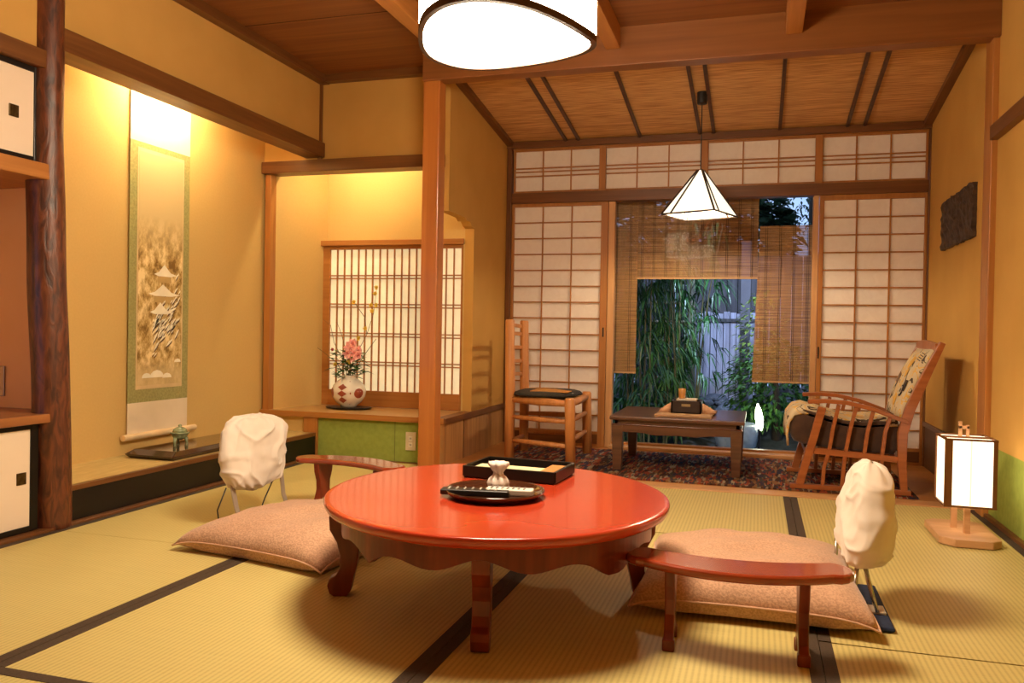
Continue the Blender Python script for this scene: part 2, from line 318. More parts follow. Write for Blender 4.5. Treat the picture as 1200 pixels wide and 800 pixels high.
# ------------------------------------------------------------------ ceilings
struct(box('ceiling', ceil_m, (-2.9, 1.2, -1.3, 4.8, ZC, ZC + .1)), 'brown board ceiling of the main room', 'ceiling')
for i, yy in enumerate((.7, 1.15, 1.6, 2.05, 2.5, 2.95, 3.4, 3.85)): struct(box('trim_18', mat('board_gap', (.06, .02, .008), .8), (XL, XR, yy, yy + .006, ZC - .0015, ZC)))
for i, x in enumerate((-1.70, -.78, .14)):
    struct(box('trim_18', cedar(1), (x - .04, x + .04, -1.2, 4.36, ZC - .115, ZC), bevel=.004), ('ceiling rafter nearest the left wall', 'ceiling rafter just right of the big white lamp', 'right ceiling rafter above the armchair side')[i], 'rafter')
struct(box('trim_19', dwood(1), (XL, XL + .06, -1.2, YB, ZC - .05, ZC)), 'brown ceiling moulding along the left wall', 'moulding')
struct(box('trim_19', dwood(0), (XL + .06, -1.887, YB - .06, YB, ZC - .045, ZC)), 'brown ceiling moulding above the flower alcove', 'moulding')
zs = lambda y: 2.43 - .1325 * (y - 4.95)
struct(MB().prism([(4.46, zs(4.46)), (4.46, zs(4.46) + .05), (YW + 1.0, zs(YW + 1.0) + .05), (YW + 1.0, zs(YW + 1.0))], 0, -1.95, XR + .1).build('ceiling', reed_m), 'sloping woven reed ceiling over the veranda', 'ceiling')  # carried past the window wall as an unseen eave that blocks sky light
def slopebar(x0, x1, m, y0=4.46, y1=YW, th=.02, lb=None, n='trim_20'):
    return struct(MB().prism([(y0, zs(y0)), (y0, zs(y0) - th), (y1, zs(y1) - th), (y1, zs(y1))], 0, x0, x1).build(n, m, bevel=.002), lb, 'batten' if lb else None)
bam = mat('dark_bamboo', (.10, .035, .015), .4, (.05, .02, .01), (9, 30, 9), 3, .2)
for i, x in enumerate((-1.41, -1.312, -.856, -.43, -.334, .113, .55, .658)):
    slopebar(x - .011, x + .011, bam, lb='dark ceiling batten, number %d from the left on the sloping reed ceiling' % (i + 1))
slopebar(-1.87, -1.82, dwood(1), th=.035, lb='brown moulding where sloping ceiling meets veranda wall'); slopebar(XR - .05, XR, dwood(1), th=.035, lb='brown moulding where sloping ceiling meets right wall')
struct(box('trim_21', dwood(0), (-1.87, XR, YW - .06, YW, zs(YW) - .045, zs(YW))), 'brown moulding above the paper transoms', 'moulding')
# ------------------------------------------------------------------ window wall
fr, frd = cedar(2), dwood(0)
struct(box('trim_22', dwood(2), (-1.868, -1.832, YW - .05, YW + .04, 0, zs(YW)), bevel=.003), 'brown corner post at the left of the paper screens', 'post')
struct(box('trim_22', dwood(2), (1.062, XR + .03, YW - .05, YW + .04, 0, zs(YW)), bevel=.003), 'brown corner post at the right of the paper screens', 'post')
struct(box('trim_23', dwood(0), (-1.832, 1.062, YW - .04, YW + .06, 1.825, 1.905), bevel=.003), 'brown head rail over the paper screens', 'head rail')
struct(box('trim_24', cedar(0), (-1.832, 1.062, YW - .02, YW + .05, 2.235, zs(YW)), bevel=.003))
for x in (-1.135, -.395, .375):
    struct(box('trim_24', cedar(2), (x - .025, x + .025, YW - .025, YW + .05, 1.905, 2.24), bevel=.003), {-1.135: 'first', -.395: 'second', .375: 'third'}[x] + ' upright from the left between the transoms', 'upright')
def shoji(name, lb, x0, x1, z0, z1, y, px0, px1, pz0, pz1, vs, hs, m=paper, fm=fr, t=.03, mw=.009, mm=None, bottom=None):
    r = sroot(name, ((x0 + x1) / 2, y, z0), lb, 'window' if name.startswith('window') else 'door')
    mm = mm or cedar(2)
    f = MB(); f.box(x0, px0, y, y + t, z0, z1).box(px1, x1, y, y + t, z0, z1).box(px0, px1, y, y + t, z0, pz0).box(px0, px1, y, y + t, pz1, z1); f.build('frame', fm, r, bevel=.002)
    g = MB()
    for v in vs: g.box(v - mw / 2, v + mw / 2, y + .004, y + .018, pz0, pz1)
    g.build('lattice_uprights', mm, r)
    g = MB()
    for h in hs: g.box(px0, px1, y + .002, y + .016, h - mw / 2, h + mw / 2)
    g.build('lattice_rails', mm, r)
    box('paper', m, (px0 - .004, px1 + .004, y + .0185, y + .0195, pz0 - .004, pz1 + .004), r)
    if bottom: box('bottom_board', bottom, (px0 + .001, px1 - .001, y - .002, y + .006, z0 + .02, pz0 - .02), r, bevel=.003)
    return r
def third(a, b, n): return [a + (b - a) * i / n for i in range(1, n)]
def rows(a, b, n): return [a + (b - a) * i / n for i in range(1, n)]
shoji('door_1', 'left sliding paper screen behind the ladder-back chair', -1.832, -1.085, .0, 1.825, YW - .02, -1.812, -1.137, .112, 1.80, third(-1.812, -1.137, 3), rows(.112, 1.80, 14), bottom=dwood(0))
shoji('door_2', 'right sliding paper screen behind the armchair', .385, 1.062, .0, 1.825, YW - .02, .415, 1.045, .112, 1.79, third(.415, 1.045, 3), rows(.112, 1.79, 14), bottom=dwood(0))
struct(box('trim_25', lwood(2), (-1.082, -1.035, YW - .015, YW + .06, .0, 1.825), bevel=.003), 'pale upright frame at the left of the garden window', 'frame')
struct(box('trim_25', lwood(2), (.345, .383, YW - .015, YW + .06, .0, 1.825), bevel=.003), 'pale upright frame at the right of the garden window', 'frame')
for i, (a, b, l) in enumerate(((-1.812, -1.160, 'paper transom above the left screen'), (-1.110, -.420, 'paper transom above the bamboo blinds, left of the pendant cord'), (-.370, .350, 'paper transom above the bamboo blinds, right of the pendant cord'), (.400, 1.045, 'paper transom above the right screen'))):
    shoji('window_%d' % (i + 1), l, a - .015, b + .015, 1.905, 2.235, YW - .012, a, b, 1.922, 2.225, third(a, b, 3), [2.095, 2.068, 2.035], t=.02)
pulls = thing('door_pull', (-1.1, YW - .02, .86), 'dark slot-shaped pull on the left screen edge', 'door pull'); box('slot', black, (-1.112, -1.102, YW - .024, YW - .019, .82, .89), pulls)
pulls = thing('door_pull', (.4, YW - .02, .74), 'dark slot-shaped pull on the right screen edge', 'door pull'); box('slot', black, (.392, .402, YW - .024, YW - .019, .70, .78), pulls)
wg = sroot('window_6', (-.34, YW + .04, .04), 'large garden window pane between the two paper screens', 'window')
box('glass_pane', glass_m, (-1.035, .345, YW + .03, YW + .034, .04, 1.825), wg)
# small lattice window in the flower alcove
npx0, npx1, npz0, npz1 = -2.975, -1.965, .408, 1.415
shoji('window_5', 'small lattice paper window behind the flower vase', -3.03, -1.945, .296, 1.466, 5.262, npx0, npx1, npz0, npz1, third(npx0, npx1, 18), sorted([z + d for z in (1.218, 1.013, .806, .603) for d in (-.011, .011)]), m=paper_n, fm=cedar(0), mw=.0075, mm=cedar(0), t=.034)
struct(box('trim_26', cedar(0), (-3.05, -1.94, 5.235, 5.30, 1.44, 1.478), bevel=.003), 'head rail over the small lattice window', 'rail')

# ------------------------------------------------------------------ log pillar
g = MB(); rings = []
for i in range(40):
    z = -.04 + 2.6 * i / 39; rr = .066 + .008 * (1 - i / 39)
    cx, cy = -2.80 + .004 * math.sin(z * 3), 2.690 - .055 * min(max(z, 0) / 1.6, 1)
    rings.append([(cx + (rr + .006 * noise.noise(Vector((math.cos(a) * 1.5, math.sin(a) * 1.5, z * 2.5)))) * math.cos(a), cy + (rr + .006 * noise.noise(Vector((math.cos(a) * 1.5, math.sin(a) * 1.5, z * 2.5)))) * math.sin(a), z) for a in [2 * PI * k / 28 for k in range(28)]])
struct(g.loft(rings).build('trim_27', log_m, smooth=True), 'polished dark red natural log pillar left of the scroll alcove', 'pillar')
# ------------------------------------------------------------------ cupboards at the left edge
def cupboard(name, lb, z0, z1, hy, hz):
    t = thing(name, (-3.0, 1.9, z0), lb, 'cupboard')
    box('carcass', dwood(1), (-3.24, -2.81, 1.2, 2.60, z0, z1), t)
    f = MB(); f.box(-2.81, XL, 2.565, 2.600, z0, z1).box(-2.81, XL, 1.2, 2.565, z0, z0 + .022).box(-2.81, XL, 1.2, 2.565, z1 - .022, z1); f.build('front_frame', black, t, bevel=.002)
    for a, b in ((1.92, 2.565), (1.22, 1.90)):
        d = box('sliding_door', fusuma, (-2.80, XL - .006, a + .002, b, z0 + .022, z1 - .022), t)
        if b > 2:
            q = MB().box(XL - .006, XL - .002, hy - .022, hy + .022, hz - .024, hz + .024); q.build('finger_pull', mat('aged_brass', (.12, .075, .02), .35, (.07, .04, .01), (60, 60, 60), 3, metal=.7), d, bevel=.002)
    return t
cupboard('hanging_cupboard', 'upper white-doored wall cupboard with black frame, left of the log pillar', 1.49, 1.868, 2.474, 1.672)
cupboard('low_cupboard', 'lower white-doored floor cupboard with black frame, left of the log pillar', .014, .445, 2.525, .23)
LP = [(-3.44, 1.2), (-2.745, 1.2), (-2.745, 2.655), (-2.88, 2.655), (-2.88, 2.742), (-3.44, 2.742)]
tag(MB().prism(LP, 2, 1.425, 1.488).build('shelf_board', cedar(1), bevel=.004), 'brown shelf board under the upper cupboard', 'shelf')
tag(MB().prism(LP, 2, .446, .482).build('cupboard_top', wood('cupboard_top_wood', (.42, .17, .05), (.22, .075, .025), 1, .3, s=.5, coat=.2), bevel=.004), 'streaky brown wooden top board lying on the lower cupboard', 'worktop')
t = thing('wall_socket_plate', (-3.15, 2.741, .6), 'small metal-edged plate on the orange wall at the left picture edge', 'wall plate')
box('plate', mat('brushed_metal', (.5, .42, .33), .35, metal=.7), (-3.17, -3.12, 2.737, 2.7445, .53, .66), t, bevel=.002)

# ------------------------------------------------------------------ hanging scroll
def art_mat():
    m = bpy.data.materials.new('ink_landscape'); m.use_nodes = True; n, L, b = nodes_of(m)
    tc = n.new('ShaderNodeTexCoord'); mp = n.new('ShaderNodeMapping'); mp.inputs['Scale'].default_value = (1, 14, 9); mp.inputs['Rotation'].default_value = (.7, 0, 0); L(tc.outputs['Object'], mp.inputs[0])
    nz = n.new('ShaderNodeTexNoise'); nz.inputs['Scale'].default_value = 1; nz.inputs['Detail'].default_value = 7; nz.inputs['Roughness'].default_value = .7; L(mp.outputs[0], nz.inputs['Vector'])
    rp = n.new('ShaderNodeValToRGB'); e = rp.color_ramp.elements; e[0].position = .40; e[0].color = (.22, .13, .04, 1); e[1].position = .60; e[1].color = (.88, .72, .38, 1)
    q = e.new(.48); q.color = (.50, .34, .12, 1)
    sp = n.new('ShaderNodeSeparateXYZ'); L(tc.outputs['Object'], sp.inputs[0])
    mr = n.new('ShaderNodeMapRange'); mr.inputs[1].default_value = .95; mr.inputs[2].default_value = 1.2; L(sp.outputs[2], mr.inputs[0])
    mr2 = n.new('ShaderNodeMapRange'); mr2.inputs[1].default_value = .42; mr2.inputs[2].default_value = .34; L(sp.outputs[2], mr2.inputs[0])
    mx0 = n.new('ShaderNodeMath'); mx0.operation = 'MAXIMUM'; L(mr.outputs[0], mx0.inputs[0]); 
    m5 = n.new('ShaderNodeMath'); m5.operation = 'MULTIPLY'; m5.inputs[1].default_value = .8; L(mr2.outputs[0], m5.inputs[0]); L(m5.outputs[0], mx0.inputs[1])
    mx = n.new('ShaderNodeMix'); mx.data_type = 'RGBA'; L(mx0.outputs[0], mx.inputs['Factor']); L(nz.outputs[0], rp.inputs[0]); L(rp.outputs[0], mx.inputs['A']); mx.inputs['B'].default_value = (.62, .48, .24, 1)
    L(mx.outputs['Result'], b.inputs['Base Color']); b.inputs['Roughness'].default_value = .8; b.inputs['Specular IOR Level'].default_value = .1
    return m
t = thing('hanging_scroll', (-3.19, 3.77, .25), 'tall hanging scroll with a snowy mountain pagoda painting in the left alcove', 'hanging scroll')
sx = -3.190
brocade = mat('grey_green_brocade', (.38, .36, .13), .7, (.30, .28, .10), (90, 90, 90), 2, .1)
cream = mat('scroll_cream_silk', (.82, .70, .50), .7, (.78, .66, .46), (9, 9, 9), 3)
box('mounting_cloth', brocade, (sx, sx + .003, 3.535, 4.005, .43, 1.83), t)
box('lower_silk', cream, (sx, sx + .0035, 3.535, 4.005, .262, .43), t)
box('upper_silk', cream, (sx, sx + .0035, 3.535, 4.005, 1.83, 2.28), t)
p = box('painting', art_mat(), (sx + .0035, sx + .005, 3.600, 3.945, .52, 1.78), t)
box('painting_border', mat('gold_edge_silk', (.72, .55, .28), .7), (sx + .003, sx + .004, 3.590, 3.955, .50, 1.80), t)
# pagoda roofs, snow and rocks painted on the scroll
snow = mat('painted_snow', (.98, .92, .72), .8); ink = mat('painted_ink', (.16, .10, .05), .8, (.1, .06, .03), (60, 60, 60)); och = mat('painted_wall', (.55, .38, .14), .8)
def flat(poly, m, nm, d=.0056): return MB().prism(poly, 0, sx + .005, sx + d).build(nm, m, p if False else t)
for cy, cz, ww in ((3.80, 1.13, .10), (3.79, 1.02, .14), (3.77, .92, .10)):
    flat([(cy - ww * .8, cz), (cy - ww * .45, cz + .012), (cy, cz + .055), (cy + ww * .5, cz + .012), (cy + ww, cz), (cy + ww * .5, cz - .01), (cy - ww * .45, cz - .01)], snow, 'painted_roof', .0062)
    flat([(cy - ww * .5, cz - .045), (cy - ww * .5, cz - .01), (cy + ww * .55, cz - .01), (cy + ww * .55, cz - .045)], och, 'painted_wall', .0058)
RR = random.Random(3)
g = MB(); g2 = MB()
for i in range(80):
    cy = RR.uniform(3.72, 3.93); cz = .66 + .9 * (cy - 3.72) * RR.uniform(.5, 1.8) + RR.uniform(0, .25); L_ = RR.uniform(.012, .04)
    if cz > 1.45 or cy + L_ > 3.945: continue
    a = .75 + RR.uniform(-.25, .25); dx, dz = math.cos(a) * L_, math.sin(a) * L_
    for gg, o_, x in ((g2, -.012, .0059), (g, 0, .0063)):
        MB().prism([(cy - dx, cz - dz + o_), (cy - dx * .2, cz + dz * .3 + o_), (cy + dx * .9, cz + dz + o_), (cy + dx * .5, cz + dz * .3 + o_), (cy - dx * .2, cz - dz * .45 + o_)], 0, sx + .005, sx + x).build('painted_branch', ink if gg is g2 else snow, t)
g.b.free(); g2.b.free()
g = MB()
for ii, (cy, cz, r_) in enumerate(((3.67, .56, .03), (3.75, .56, .045), (3.83, .555, .03), (3.915, .64, .022))):
    MB().prism([(cy + r_ * math.cos(a_) * 1.2, cz + r_ * math.sin(a_) * .9) for a_ in [PI * k / 6 for k in range(7)]], 0, sx + .005, sx + .0062 + ii * .0002).build('painted_rock', snow, t)
MB().tube([(sx + .016, 3.49, .252), (sx + .016, 4.06, .252)], .017, 14).build('roller', mat('roller_wood', (.80, .60, .34), .5), t, smooth=False, bevel=.001)
MB().tube([(sx + .012, 3.52, 2.29), (sx + .012, 4.02, 2.29)], .009, 10).build('top_rod', dwood(1), t)
# display board and burner
tag(MB().loft([[(-3.10, 3.46, .161), (-2.83, 3.46, .161), (-2.83, 4.34, .161), (-3.10, 4.34, .161)], [(-3.12, 3.44, .181), (-2.82, 3.44, .181), (-2.82, 4.36, .181), (-3.12, 4.36, .181)], [(-3.10, 3.49, .203), (-2.84, 3.49, .203), (-2.84, 4.34, .203), (-3.10, 4.34, .203)]]).build('display_board', mat('brown_black_lacquer', (.045, .016, .009), .15, coat=.6), bevel=.003), 'low dark lacquered display board on the alcove floor below the scroll', 'display board')
t = thing('incense_burner', (-2.955, 3.66, .204), 'small green glazed tripod incense burner on the dark display board', 'incense burner')
jade = mat('celadon_glaze', (.36, .44, .26), .25, (.18, .22, .12), (40, 40, 40), 4, coat=.5)
MB().lathe([(.012, .034), (.030, .042), (.040, .055), (.043, .066), (.050, .070), (.050, .074), (.038, .076)], (-2.955, 3.66, .204), 24).build('bowl', jade, t, smooth=True)
MB().lathe([(.038, .076), (.034, .090), (.020, .100), (.008, .103), (.010, .110), (.006, .116), (.001, .118)], (-2.955, 3.66, .204), 20).build('lid', jade, t, smooth=True)
for k in range(3):
    a = 2 * PI * k / 3 + .4; MB().tube([(-2.955 + .032 * math.cos(a), 3.66 + .032 * math.sin(a), .252), (-2.955 + .036 * math.cos(a), 3.66 + .036 * math.sin(a), .225), (-2.955 + .034 * math.cos(a), 3.66 + .034 * math.sin(a), .2045)], [.011, .007, .009], 8).build('leg', jade, t, smooth=True)
# ------------------------------------------------------------------ alcove lamps (hidden behind the beams in the photo too)
def fixture(name, lb, p0, p1, s, top, rad=.012):
    t = thing(name, p0, lb, 'lamp')
    MB().tube([p0, p1], rad, 10).build('tube', mat('tube_glow_' + name + str(s), (1, .9, .7), .5, emis=s, ecol=YEL), t, smooth=True)
    q0, q1 = Vector(p0) + Vector((0, 0, .03)), Vector(p1) + Vector((0, 0, .03))
    MB().box(min(q0.x, q1.x) - .02, max(q0.x, q1.x) + .02, min(q0.y, q1.y) - .02, max(q0.y, q1.y) + .02, q0.z - .012, q0.z + .02).box(q0.x - .01, q0.x + .01, q0.y - .01, q0.y + .01, q0.z + .02, top).build('holder', dwood(0), t)
fixture('alcove_tube_lamp', 'tube lamp hidden behind the beam of the scroll alcove', (-2.99, 3.45, 2.19), (-2.99, 4.0, 2.19), TOKO, 2.36)
fixture('niche_tube_lamp', 'tube lamp hidden behind the beam of the flower alcove', (-2.95, 4.94, 2.05), (-2.3, 4.94, 2.05), NICHE, 2.24)

# ------------------------------------------------------------------ vase, flowers
vx, vy, vz = -2.70, 5.06, .296
bd = tag(MB().lathe([(.10, 0), (.165, .004), (.17, .012), (.15, .014)], (vx, vy + .0, vz), 28, 1, .62).build('vase_board', black, bevel=.001), 'flat black oval board under the flower vase', 'board')
vz += .0145
t = thing('flower_vase', (vx, vy, vz), 'round white vase with rust red diamonds and discs on the alcove counter', 'vase')
def vprof(z): # radius at height
    pts = [(0, .055), (.012, .058), (.03, .085), (.07, .112), (.11, .118), (.15, .105), (.18, .075), (.195, .052), (.205, .045), (.215, .05)]
    for (a, ra), (b, rb) in zip(pts, pts[1:]):
        if a <= z <= b: return ra + (rb - ra) * (z - a) / (b - a)
    return pts[-1][1]
glaze = mat('white_glaze', (.80, .76, .66), .25, (.74, .70, .60), (12, 12, 12), 3, coat=.4)
MB().lathe([(vprof(z), z) for z in [0, .012, .03, .05, .07, .09, .11, .13, .15, .165, .18, .19, .195, .205, .215]], (vx, vy, vz), 36).build('body', glaze, t, smooth=True)
rust = mat('rust_enamel', (.33, .07, .035), .35, (.26, .05, .025), (40, 40, 40))
def onvase(nm, pts, m=rust):
    g = MB(); vs = []
    for a, z in pts:
        r_ = vprof(z) + .002; vs.append(g.b.verts.new((vx + r_ * math.cos(a), vy + r_ * math.sin(a), vz + z)))
    c_ = (sum(a for a, z in pts) / len(pts), sum(z for a, z in pts) / len(pts)); r_ = vprof(c_[1]) + .0045
    cv = g.b.verts.new((vx + r_ * math.cos(c_[0]), vy + r_ * math.sin(c_[0]), vz + c_[1]))
    for i in range(len(vs)): g.b.faces.new((cv, vs[i], vs[(i + 1) % len(vs)]))
    return g.build(nm, m, t)
vd = math.atan2(-vy, -vx)   # towards the viewer
for zc in (.052, .096, .14): 
    d = .30; onvase('painted_diamond', [(vd - .42 - d, zc), (vd - .42 - d / 2, zc - .011), (vd - .42, zc - .022), (vd - .42 + d / 2, zc - .011), (vd - .42 + d, zc), (vd - .42 + d / 2, zc + .011), (vd - .42, zc + .022), (vd - .42 - d / 2, zc + .011)])
onvase('painted_disc', [(vd + .62 + .32 * math.cos(k * PI / 8), .098 + .034 * math.sin(k * PI / 8)) for k in range(16)])
onvase('painted_disc', [(vd - 1.35 + .32 * math.cos(k * PI / 8), .098 + .034 * math.sin(k * PI / 8)) for k in range(16)])
onvase('painted_stripe', [(vd + .05, .02), (vd + .12, .02), (vd + .12, .1), (vd + .12, .18), (vd + .05, .18), (vd + .05, .1)])
t = thing('flower_arrangement', (vx, vy, vz + .19), 'loose arrangement of pink blossoms, yellow sprigs and thin twigs in the vase', 'flowers')
twig = mat('twig_bark', (.16, .10, .04), .8); leafm = mat('dark_leaf', (.06, .14, .02), .5, (.03, .08, .012), (30, 30, 30)); pink = mat('pink_petal', (.95, .50, .46), .7, (.88, .40, .40), (40, 40, 40)); yel = mat('yellow_petal', (.85, .62, .08), .7); redp = mat('red_bud', (.5, .05, .04), .6)
top = Vector((vx, vy, vz + .20))
def V(x, y, z): return top + Vector((x, y, z))
stems = [[V(0, 0, -.03), V(.03, 0, .12), V(.12, .02, .30), V(.17, .02, .45), (V(.19, .02, .62))],
         [V(0, 0, -.03), V(-.04, 0, .10), V(-.12, 0, .24), V(-.15, 0, .36), V(-.21, 0, .40)],
         [V(0, 0, -.03), V(-.02, 0, .16), V(-.07, .01, .30), V(-.10, 0, .38)],
         [V(0, 0, -.03), V(.10, 0, .14), V(.20, 0, .27)],
         [V(0, 0, -.03), V(-.10, 0, .10), V(-.20, 0, .17), V(-.25, 0, .20)],
         [V(.12, .02, .30), V(.10, .02, .42), V(.02, .02, .52)]]
for s_ in stems: MB().tube(s_, [.0028, .0024, .002, .0016, .0012][:len(s_)] if len(s_) <= 5 else .002, 5).build('twig', twig, t)
def leaf(g, p, d, L_, w_, up=Vector((0, 0, 1)), droop=.25):
    d = d.normalized(); s_ = d.cross(up)
    if s_.length < .01: s_ = Vector((1, 0, 0))
    s_.normalize(); n_ = s_.cross(d)
    a = [g.b.verts.new(q) for q in (p, p + d * L_ * .4 + s_ * w_ + n_ * .02 * L_, p + d * L_ - Vector((0, 0, droop * L_)), p + d * L_ * .4 - s_ * w_ + n_ * .02 * L_, p + d * L_ * .45 - n_ * w_ * .35)]
    g.b.faces.new((a[0], a[1], a[4])); g.b.faces.new((a[1], a[2], a[4])); g.b.faces.new((a[2], a[3], a[4])); g.b.faces.new((a[3], a[0], a[4]))
g = MB()
for i in range(120):
    a = R.uniform(0, 2 * PI); h = R.uniform(.0, .17); r_ = R.uniform(0, .11)
    leaf(g, V(r_ * math.cos(a), r_ * math.sin(a) * .6, h), Vector((math.cos(a), math.sin(a), R.uniform(-.2, .9))), R.uniform(.05, .095), R.uniform(.010, .019))
g.build('leaves', leafm, t)
def blossom(p, r_, m, n=7):
    g = MB()
    for k in range(n):
        a = 2 * PI * k / n + R.random(); d = Vector((math.cos(a), -.6, math.sin(a) + .2))
        leaf(g, p, d, r_, r_ * .45, Vector((0, 1, 0.3)), 0)
    for k in range(4):
        a = 2 * PI * k / 4; leaf(g, p + Vector((0, -.004, 0)), Vector((math.cos(a), -1.5, math.sin(a))), r_ * .6, r_ * .3, Vector((0, 0, 1)), 0)
    return g.build('blossom', m, t)
for q in ((.03, -.02, .20), (.06, -.03, .17), (.00, -.02, .17), (.04, -.03, .14), (.08, -.02, .19), (.03, .0, .235), (.09, -.03, .16), (.0, 0, .21)): blossom(V(*q), .046, pink)
for q in ((.19, .02, .62), (.18, .02, .58), (.15, .02, .50), (.19, .02, .50), (.11, .02, .34), (.02, .02, .52), (.06, .02, .27), (-.10, -.01, .09), (.02, -.04, .11), (.17, 0, .46)): blossom(V(*q), .022, yel, 5)
blossom(V(-.13, 0, .19), .017, redp, 5)

# outlet on the green panel
t = thing('wall_outlet', (-2.10, YB - .006, .14), 'white two-socket power outlet on the green panel', 'outlet')
box('cover_plate', mat('outlet_plastic', (.72, .60, .40), .4), (-2.135, -2.065, YB - .008, YB - .0005, .082, .198), t, bevel=.002)
for z in (.118, .158):
    s_ = box('socket', mat('socket_plastic', (.85, .76, .6), .4), (-2.114, -2.086, YB - .011, YB - .008, z - .015, z + .015), t, bevel=.001)
    g = MB().box(-2.106, -2.103, YB - .0115, YB - .011, z - .006, z + .006).box(-2.097, -2.094, YB - .0115, YB - .011, z - .006, z + .006).build('slots', black, s_)
# carved plaque
t = thing('wall_plaque', (XR - .01, 5.12, 1.53), 'dark rough carved wooden plaque on the right wall', 'wall plaque')
g = MB(); ny, nz_ = 26, 12; g_ = []
for i in range(ny + 1):
    for j in range(nz_ + 1):
        y = 4.74 + (5.50 - 4.74) * i / ny; z = 1.385 + .285 * j / nz_
        e = .012 * noise.noise(Vector((i * .7, j * .7, 2)))
        g_.append(g.b.verts.new((XR - .022 - .012 * noise.noise(Vector((i * .5, j * .6, 0))) - .006 * noise.noise(Vector((i * 1.7, j * 1.6, 4))), y + (e if i in (0, ny) else 0), z + (e if j in (0, nz_) else 0))))
for i in range(ny):
    for j in range(nz_):
        a = i * (nz_ + 1) + j; g.b.faces.new((g_[a], g_[a + nz_ + 1], g_[a + nz_ + 2], g_[a + 1]))
r_ = bmesh.ops.extrude_face_region(g.b, geom=list(g.b.faces)); vv = [v for v in r_['geom'] if isinstance(v, bmesh.types.BMVert)]
for v in vv: v.co.x = XR - .0008
g.build('carved_board', mat('charred_wood', (.07, .038, .018), .6, (.025, .012, .007), (10, 10, 40), 6, .8), t)

# ------------------------------------------------------------------ round red table
TX, TY, RX, RY, TR = -.795, 2.50, .545, .59, .29
t = thing('round_low_table', (TX, TY, 0), 'large round vermilion lacquered low table in the middle of the room', 'table')
MB().lathe([(.93, .296), (.972, .297), (.988, .303), (.997, .312), (1.0, .322), (.997, .3275), (.988, .3297), (.97, .330), (.90, .3297), (.3, .3297)], (TX, TY, 0), 96, RX, RY, TR).build('table_top', red, t, smooth=True)
def el(a, k, z): x, y = RX * k * math.cos(a), RY * k * math.sin(a); return (TX + x * math.cos(TR) - y * math.sin(TR), TY + x * math.sin(TR) + y * math.cos(TR), z)
legang = [math.radians(a) for a in (-94, -177, 0, 86)]; legrad = [.475, .508, .485, .50]
g = MB(); N = 144; ra, rb, rc, rd_ = [], [], [], []
for k in range(N):
    a = 2 * PI * k / N
    ds = sorted([abs((a - l + PI) % (2 * PI) - PI) for l in legang])[0]
    u = min(ds / .785, 1)
    dep = .075 - .012 * math.cos(u * PI * 3) - .025 * (1 - u)**2 + .022 * math.exp(-((u - 1) / .12)**2)
    ra.append(el(a, .90, .297)); rb.append(el(a, .90, .297 - dep)); rc.append(el(a, .86, .297 - dep)); rd_.append(el(a, .86, .297))
rr = [[g.b.verts.new(p) for p in r_] for r_ in (ra, rb, rc, rd_)]
for q in range(4):
    A, B = rr[q], rr[(q + 1) % 4]
    for k in range(N): g.b.faces.new((A[k], A[(k + 1) % N], B[(k + 1) % N], B[k]))
g.build('apron', reddark, t, smooth=False, bevel=.002)
for la, lrad in zip(legang, legrad):
    prof = [(.50, .296), (.515, .22), (.495, .16), (.488, .10), (.50, .06), (.53, .045), (.525, .015), (.51, 0), (.455, 0), (.448, .03), (.455, .06), (.44, .10), (.43, .16), (.43, .22), (.40, .255), (.38, .296)]
    prof = [(.515, .296), (.525, .25), (.522, .21), (.500, .17), (.490, .13), (.490, .09), (.502, .066), (.522, .055), (.528, .035), (.520, .008), (.508, 0), (.468, 0), (.455, .02), (.448, .06), (.438, .10), (.432, .15), (.425, .20), (.41, .23), (.39, .296)]
    c_ = el(la, 1, 0); dr = Vector((c_[0] - TX, c_[1] - TY, 0)); Lr = dr.length; dr.normalize(); sd = Vector((-dr.y, dr.x, 0)) * .025
    k_ = lrad / .488
    g = MB(); A = [g.b.verts.new(Vector((TX, TY, z)) + dr * (r_ - .012) * k_ + sd) for r_, z in prof]; B = [g.b.verts.new(Vector((TX, TY, z)) + dr * (r_ - .012) * k_ - sd) for r_, z in prof]
    n_ = len(prof); g.b.faces.new(A); g.b.faces.new(B[::-1])
    for i in range(n_): g.b.faces.new((A[i], B[i], B[(i + 1) % n_], A[(i + 1) % n_]))
    g.build('leg', reddark, t, bevel=.004)
# things on the table
zt = .3305
t = thing('round_tray', (-.79, 2.43, zt), 'round dark brown lacquered tray on the red table', 'tray')
MB().lathe([(.10, 0), (.135, .002), (.150, .010), (.158, .020), (.156, .024), (.148, .020), (.138, .010), (.10, .008)], (-.785, 2.44, zt), 56).build('dish', mat('tray_lacquer', (.045, .014, .007), .12, coat=.8), t, smooth=True)
zy = zt + .0085
def remote(nm, lb, loc, rz, L_, W_, H_, m, bm, tilt=0):
    t = thing(nm, loc, lb, 'remote control', rz=rz)
    g = MB(); g.box(-L_ / 2, L_ / 2, -W_ / 2, W_ / 2, 0, H_); g.build('case', m, t, bevel=.005, local=True, seg=3)
    for i in range(7):
        for j in range(3):
            MB().lathe([(.0035, 0), (.0035, .002), (.0025, .0026)], (-L_ * .38 + i * L_ * .115, (j - 1) * W_ * .28, H_), 8).build('button', bm, t, local=True)
    return t
btn = mat('pale_button', (.6, .58, .5), .5); btd = mat('grey_button', (.25, .24, .22), .5)
remote('remote_control', 'long black remote control lying at the front of the round tray', (-.835, 2.395, zy), .18, .215, .046, .018, mat('black_plastic', (.015, .014, .013), .35), btn)
remote('remote_control', 'white remote control on the right of the round tray', (-.735, 2.437, zy), .12, .15, .045, .02, mat('white_plastic', (.75, .70, .6), .4), btd)
t = thing('wrapped_pouch', (-.80, 2.522, zy), 'small twisted pale paper pouch standing on the round tray', 'pouch')
g = MB(); rings = []
